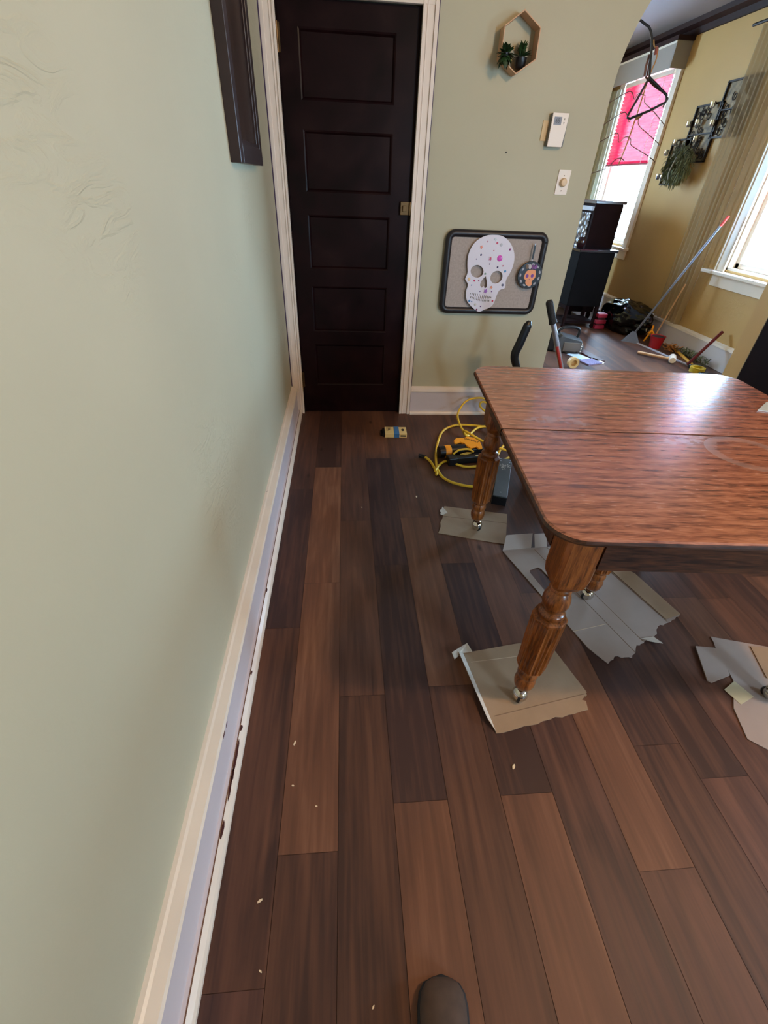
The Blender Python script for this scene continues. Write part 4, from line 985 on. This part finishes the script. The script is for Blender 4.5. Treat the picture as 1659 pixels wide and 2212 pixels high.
# ------------------------------------------------------------------ living-room wall art and wreath
t=thing('wall_art','stepped metal wall art of three panels with candle cups between the windows','wall art',(XW,5.55,1.8))
def panel(y0,y1,z0,z1,k):
    bm=new_bm(); x=-.03
    y0-=5.55;y1-=5.55;z0-=1.8;z1-=1.8
    for a,b_,c_,d in ((y0,y0+.014,z0,z1),(y1-.014,y1,z0,z1),(y0,y1,z0,z0+.014),(y0,y1,z1-.014,z1),(y0,y1,(z0+z1)/2-.005,(z0+z1)/2+.005)): box(bm,x,-.004,a,b_,c_,d)
    fr=obj('panel_frame',bm,M_DKMET,t)
    bm=new_bm(); box(bm,-.012,-.006,y0+.01,y1-.01,z0+.01,z1-.01); obj('backing',bm,mat('mosaic_backing',(134,112,78),.6,var=.7,scale=16),fr)
    bm=new_bm(); rnd=random.Random(k)
    for i in range(20):
        cy,cz=rnd.uniform(y0+.05,y1-.05),rnd.uniform(z0+.05,z1-.05); P=[]
        for j in range(14):
            a=j*.55; r_=.006+.004*j*.8
            P.append((-.02,cy+r_*math.cos(a)*.8,cz+r_*math.sin(a)*.9))
        P=[(p[0],min(max(p[1],y0+.01),y1-.01),min(max(p[2],z0+.01),z1-.01)) for p in P]
        tube(bm,P,.004,5)
    obj('scrollwork',bm,M_DKMET,fr,True)
panel(5.03,5.44,1.80,2.215,1); panel(5.40,5.80,1.62,2.075,2); panel(5.70,6.03,1.43,1.825,3)
for (y,z) in ((5.51,2.05),(5.80,1.93),(5.66,1.93),(5.42,1.91),(5.93,1.79),(5.60,1.80),(6.04,1.71),(6.05,1.50),(5.97,1.49)):
    bm=new_bm(); lathe(bm,[(.014,0),(.022,.01),(.024,.05),(.021,.052),(.019,.012)],14,Matrix.Translation((-.055,y-5.55,z-1.8-.02))); obj('candle_cup',bm,mat('mirror_glass',(235,238,245),.08,.9),t,True)
t=thing('greenery_wreath','shaggy grey-green hanging wreath over the lower part of the wall art','wreath',(XW-.115,5.62,1.60))
bm=new_bm()
for k in range(1500):
    a=random.uniform(0,2*PI); r=random.uniform(.02,.13); base=(random.uniform(-.05,.02),r*math.cos(a)*1.6,r*math.sin(a)*1.25)
    dz=-random.uniform(.0,1.2); d=Vector((random.uniform(-.5,.2),math.cos(a)*.6+random.uniform(-.4,.4),math.sin(a)*.4+dz))
    leaf(bm,base,d,random.uniform(.03,.075),.004)
obj('sprigs',bm,M_LEAF2,t)
bm=new_bm(); tube(bm,[(0,.12*math.cos(a),.11*math.sin(a)) for a in [k*PI/12 for k in range(25)]],.03,8); obj('wreath_core',bm,mat('wreath_dark',(50,54,36),.9),t,True)
bm=new_bm(); tube(bm,catmull([(-.06,.0,.06),(-.07,.01,0),(-.07,.03,-.07),(-.06,.02,-.12)],4),.008,6); obj('silver_bow',bm,mat('silver_ribbon',(150,150,150),.3,.5),t,True)
# dark flower arrangement on the far wall corner
t=thing('flower_arrangement','dark dried flower arrangement hanging left of the pale curtain','flowers',(3.40,7.93,1.84))
bm=new_bm()
for k in range(260):
    a=random.uniform(0,2*PI); e=random.uniform(-1.4,1.2); leaf(bm,(random.uniform(-.04,.04),random.uniform(-.04,.04),random.uniform(-.12,.10)),(math.cos(a)*math.cos(e),math.sin(a)*math.cos(e)*.6,math.sin(e)),random.uniform(.05,.12),.010)
obj('dried_leaves',bm,mat('dark_dried',(40,38,26),.9,var=.4),t)
bm=new_bm()
for k in range(5): bmesh.ops.create_icosphere(bm,subdivisions=2,radius=.022,matrix=Matrix.Translation((random.uniform(-.07,.06),-.04,random.uniform(.02,.12))))
obj('blossoms',bm,mat('dusky_pink',(120,50,56),.8),t,True)

# ------------------------------------------------------------------ antique cabinets in the living room
M_ANT=mat('antique_dark_wood',(28,13,13),.8,var=.25,scale=8,spec=.08)
t=thing('carved_cabinet','tall dark antique cabinet with a carved silvery front by the far window','cabinet',(3.01,6.17,0))
bm=new_bm(); box(bm,-.165,.165,-.26,.55,.10,1.235); obj('cabinet_body',bm,M_ANT,t,bevel=.01)
bm=new_bm(); box(bm,-.185,.185,-.28,.57,1.235,1.265); obj('cabinet_top',bm,mat('worn_top',(70,60,62),.25),t,bevel=.006)
for y,z in ((-.22,0),(.5,0)):
    for x in (-.13,.13):
        bm=new_bm(); lathe(bm,[(.016,0),(.024,.03),(.03,.06),(.02,.10)],12,Matrix.Translation((x,y,0))); obj('foot',bm,M_ANT,t,True)
bm=new_bm(); m_,tt,bb=nt('silver_carving'); 
v=node(tt,'ShaderNodeTexVoronoi',Scale=16.0); tc=node(tt,'ShaderNodeTexCoord'); tt.links.new(tc.outputs['Object'],v.inputs[0])
tt.links.new(ramp(tt,v.outputs['Distance'],[(.1,lin((190,190,200))),(.5,lin((60,56,62)))]),bb.inputs['Base Color']); bp=node(tt,'ShaderNodeBump',Strength=1.0,Distance=.02); tt.links.new(v.outputs['Distance'],bp.inputs['Height']); tt.links.new(bp.outputs[0],bb.inputs['Normal']); bb.inputs['Roughness'].default_value=.3; bb.inputs['Metallic'].default_value=.4
box(bm,-.180,-.165,-.20,.5,.80,1.15); obj('carved_panel',bm,m_,t,bevel=.004)
bm=new_bm(); box(bm,-.190,-.165,-.24,.54,1.17,1.21); obj('cornice',bm,mat('pale_cornice',(150,150,160),.4),t)
t=thing('low_cabinet','low black antique cabinet on legs with a shiny top in front of the tall one','cabinet',(2.86,5.69,0))
bm=new_bm(); box(bm,-.24,.17,-.17,.17,.24,.80); obj('cabinet_body',bm,mat('blackened_wood',(12,8,8),.85,var=.2,scale=8,spec=.08),t,bevel=.008)
bm=new_bm(); box(bm,-.26,.19,-.19,.19,.80,.825); obj('cabinet_top',bm,mat('glossy_black',(30,28,34),.10),t,bevel=.004)
for x in (-.22,.15):
    for y in (-.15,.15):
        bm=new_bm(); lathe(bm,[(.015,0),(.028,.02),(.016,.05),(.026,.09),(.018,.14),(.026,.19),(.026,.245)],12,Matrix.Translation((x,y,0))); obj('leg',bm,M_ANT,t,True)
bm=new_bm(); box(bm,-.22,.15,-.16,.16,.05,.075); obj('shelf',bm,M_ANT,t)
t=thing('dark_vase','small dark rounded bowl standing on the low black cabinet','bowl',(2.70,5.74,.8255))
bm=new_bm(); lathe(bm,[(.03,0),(.05,.03),(.055,.06),(.04,.09),(.03,.10),(.026,.095)],18); obj('bowl_body',bm,mat('dark_glaze',(40,18,20),.2),t,True)

# ------------------------------------------------------------------ clutter on the living-room floor
# red stack
t=thing('red_toy_box','small red plastic box with ridges before the tall cabinet','box',(3.08,5.52,0))
for k,(z,w) in enumerate(((0,.06),(.06,.065),(.13,.06))):
    bm=new_bm(); box(bm,-w,w,-.05,.05,z,z+.045); obj('ridge',bm,mat('crimson_plastic',(150,24,54),.45),t,bevel=.008)
bm=new_bm(); box(bm,-.045,.045,-.04,.04,0,.16); obj('core',bm,mat('dark_crimson',(70,10,24),.5),t)
# black bin bag
t=thing('garbage_bag','full black plastic garbage bag slumped against the window wall','bag',(3.35,5.42,0))
bm=new_bm(); bmesh.ops.create_icosphere(bm,subdivisions=5,radius=1)
from mathutils import noise
for v in bm.verts:
    p=v.co.copy(); 
    n1=noise.noise(p*1.6+Vector((3,1,2))); n2=noise.noise(p*4.0); n3=abs(noise.noise(Vector((p.x*3,p.y*9,p.z*3))))
    r=1+.22*n1+.10*n2+.10*n3
    q=Vector((p.x*.20*r,p.y*.38*r,max(-.16,p.z*.19*r)+.16))
    if p.y>.2: q.x-=.0
    v.co=q
obj('bag_body',bm,M_BAG,t,'all',rot=(0,0,.1))
bm=new_bm(); bmesh.ops.create_icosphere(bm,subdivisions=4,radius=1)
for v in bm.verts:
    p=v.co.copy(); r=1+.3*noise.noise(p*2.3)+.15*abs(noise.noise(p*6))
    v.co=Vector((p.x*.13*r-.10,p.y*.12*r+.22,max(-.08,p.z*.11*r)+.08))
obj('bag_neck',bm,M_BAG,t,'all')
# long-handled broom leaning on the window casing
bT=Vector((3.49,4.61,1.215)); bB=Vector((3.22,4.97,.075))
t=thing('push_broom','grey long-handled broom with red tip leaning across the garbage bag','broom',tuple(bB))
bm=new_bm(); tube(bm,[Vector((0,0,0)),(bT-bB)*.93],.011,10); obj('pole',bm,mat('grey_pole',(120,124,140),.35,.5),t,True)
bm=new_bm(); tube(bm,[(bT-bB)*.93,(bT-bB)],.0135,10); obj('red_grip',bm,mat('red_grip',(190,50,40),.5),t,True)
bm=new_bm(); prism(bm,[(-.02,.03),(.02,.03),(.115,-.115),(-.115,-.115)],-.022,.022,Matrix.Rotation(-.7,4,'Z')@Matrix.Rotation(1.15,4,'X')@Matrix.Translation((0,0,0))); obj('broom_head',bm,mat('grey_bristle',(92,94,104),.7,var=.2,scale=50,stretch=(6,1,1)),t,bevel=.006)
# thin light strip leaning by the bag
bm=new_bm(); tube(bm,[(3.475,4.98,.005),(3.475,4.80,.62)],.009,4); tag(obj('wood_strip',bm,M_WOODL),'thin pale wood strip standing upright between bag and window wall','strip')
# red pot with orange clamp
t=thing('red_tub','small red plastic tub on the floor beside the bag','tub',(3.36,4.74,0))
bm=new_bm(); lathe(bm,[(.055,0),(.075,.12),(.078,.125),(.072,.122),(.052,.01)],20); obj('tub_body',bm,M_RED,t,True)
bm=new_bm(); lathe(bm,[(.05,.10),(.066,.118),(.03,.13)],12); obj('dark_contents',bm,mat('dark_contents',(50,24,24),.8),t,True)
t=thing('orange_clamp','small orange spring clamp lying beyond the red tub','clamp',(3.42,4.97,.0))
bm=new_bm(); tube(bm,[(-.05,-.03,.10),(.0,0,.12),(.05,-.03,.06)],.011,6); tube(bm,[(-.03,.03,.0),(0,0,.12),(.03,.05,.16)],.010,6); tube(bm,[(0,0,.12),(.06,.02,.012)],.009,6); obj('clamp_jaws',bm,M_ORG,t,True)
# mallet
t=thing('rubber_mallet','white-headed rubber mallet with a pale wooden handle on the floor','mallet',(3.26,4.26,.034))
bm=new_bm(); tube(bm,[(-.22,.25,-.015),(-.03,.02,-.005),(.0,0,0)],[.014,.013,.013],10); obj('handle',bm,M_WOODL,t,True)
bm=new_bm(); tube(bm,[(-.035,-.055,0),(-.03,-.045,0),(.035,.055,0),(.042,.062,0)],[.026,.033,.033,.028],16); obj('mallet_head',bm,M_WHT,t,True)
bm=new_bm(); box(bm,-.012,.012,-.50,.50,0,.010); tag(obj('white_strip',bm,mat('white_strip',(200,206,224),.3),loc=(3.32,4.48,.001),rot=(0,0,.17)),'long white plastic strip lying on the floor beneath the mallet','strip')
# yellow bar (level / pole)
t=thing('yellow_scraper','yellow-handled long scraper lying on the floor by the baseboard','tool',(3.47,4.40,.02))
bm=new_bm(); tube(bm,[(.10,.36,-.004),(-.085,-.30,-.004)],.014,8); obj('handle',bm,mat('yellow_handle',(226,160,40),.5),t,True)
bm=new_bm(); box(bm,-.05,.05,-.03,.03,-.018,.02); obj('scraper_head',bm,M_BLK,t,loc=(-.10,-.34,0),bevel=.004)
# dark red stick
t=thing('red_pry_bar','dark red metal bar leaning against the baseboard near the arch','bar',(3.33,4.12,0))
bm=new_bm(); tube(bm,[(0,0,.02),(.225,.02,.33)],.0145,8); obj('bar',bm,mat('dark_red_metal',(110,24,30),.4,.2),t,True)
# yellow tape ring
t=thing('tape_roll','yellow and black roll of tape on the floor beside the red bar','tape',(3.34,3.98,.0))
bm=new_bm(); lathe(bm,[(.045,0),(.065,.0),(.065,.045),(.045,.045),(.045,.001)],24); obj('roll',bm,mat('yellow_tape',(206,176,50),.45,var=.3,scale=30),t,True)
bm=new_bm(); box(bm,-.03,.06,-.10,-.068,0,.025); obj('black_dispenser',bm,M_BLK,t,bevel=.004)
# twig of greenery
t=thing('fallen_greenery','fallen sprig of grey-green leaves along the baseboard','greenery',(3.52,4.33,.005))
bm=new_bm()
for k in range(170):
    s=random.uniform(-.22,.22); a=random.uniform(0,2*PI); leaf(bm,(random.uniform(-.03,.03),s,random.uniform(0,.05)),(math.cos(a)*.6,math.sin(a),random.uniform(0,.7)),random.uniform(.03,.08),.006)
obj('leaves',bm,M_LEAF2,t)
t=thing('leafy_bits','orange and brown dried leaves beside the red tub','greenery',(3.47,4.62,.0))
bm=new_bm()
for k in range(40):
    a=random.uniform(0,2*PI); leaf(bm,(random.uniform(-.05,.05),random.uniform(-.08,.08),random.uniform(0,.05)),(math.cos(a),math.sin(a),random.uniform(0,.8)),random.uniform(.04,.08),.012)
obj('leaves',bm,mat('dried_orange',(170,110,50),.7,var=.4,scale=40),t)
# power tool (saw) near the arch
t=thing('power_saw','black and grey portable power tool with a loop handle beyond the arch edge','power tool',(2.28,4.60,0),rz=-.2)
bm=new_bm(); prism(bm,[(-.13,0),(.15,0),(.17,.06),(.13,.13),(-.06,.165),(-.13,.12)],-.07,.09,XZ); obj('housing',bm,mat('dark_grey_case',(74,74,76),.5,var=.15,scale=20),t,bevel=.01)
bm=new_bm(); box(bm,-.04,.13,-.095,-.088,.015,.105); obj('side_cover',bm,mat('brown_grey_panel',(104,92,82),.5),t,bevel=.004)
bm=new_bm()
for k in range(4): box(bm,.135,.145,-.096,-.088,.02+.024*k,.034+.024*k)
obj('vent_slot',bm,M_WHT,t)
bm=new_bm(); tube(bm,catmull([(-.10,0,.13),(-.09,0,.205),(.0,0,.235),(.085,0,.225),(.105,0,.19),(.095,0,.14)],5),.0145,10); obj('loop_handle',bm,M_BLK,t,True)
bm=new_bm(); box(bm,-.20,-.10,-.08,.09,0,.19); obj('motor_block',bm,M_BLK,t,bevel=.02)
bm=new_bm(); tube(bm,catmull([(-.02,-.10,.012),(.05,-.13,.010),(.11,-.12,.012),(.10,-.08,.012)],4),.010,8); obj('hook_guard',bm,M_BLK,t,True)
# wooden plank, tape roll and white card near the saw
bm=new_bm(); box(bm,-.045,.045,-.25,.25,0,.012); tag(obj('plank_offcut',bm,mat('red_brown_plank',(78,42,36),.4,var=.15,scale=20),loc=(2.47,4.48,.001),rot=(0,0,.15)),'dark red-brown plank offcut beside the power tool','plank')
bm=new_bm(); box(bm,-.06,.06,-.10,.10,0,.008); tag(obj('white_strip',bm,mat('bluewhite_strip',(190,206,226),.3),loc=(2.34,4.38,.001),rot=(0,0,.4)),'short bluish white offcut in front of the power tool','strip')
t=thing('cream_tape_roll','cream roll of tape standing on edge behind the table edge','tape',(2.13,4.05,.052))
bm=new_bm(); lathe(bm,[(.028,-.022),(.05,-.022),(.05,.022),(.028,.022),(.028,-.021)],24,Matrix.Rotation(PI/2,4,'X')); obj('roll',bm,mat('cream_tape',(226,190,130),.5),t,True)
t=thing('abrasive_sheet','speckled grey sanding sheet with white border propped beyond the table','sheet',(2.40,4.22,.0),rz=.35)
bm=new_bm(); box(bm,-.10,.10,-.07,.07,.0,.012); obj('sheet_pad',bm,mat('speckled_grey',(126,116,150),.7,var=.35,scale=120),t)
bm=new_bm(); box(bm,.075,.101,-.071,.071,.0,.013); obj('white_border',bm,M_WHT,t)
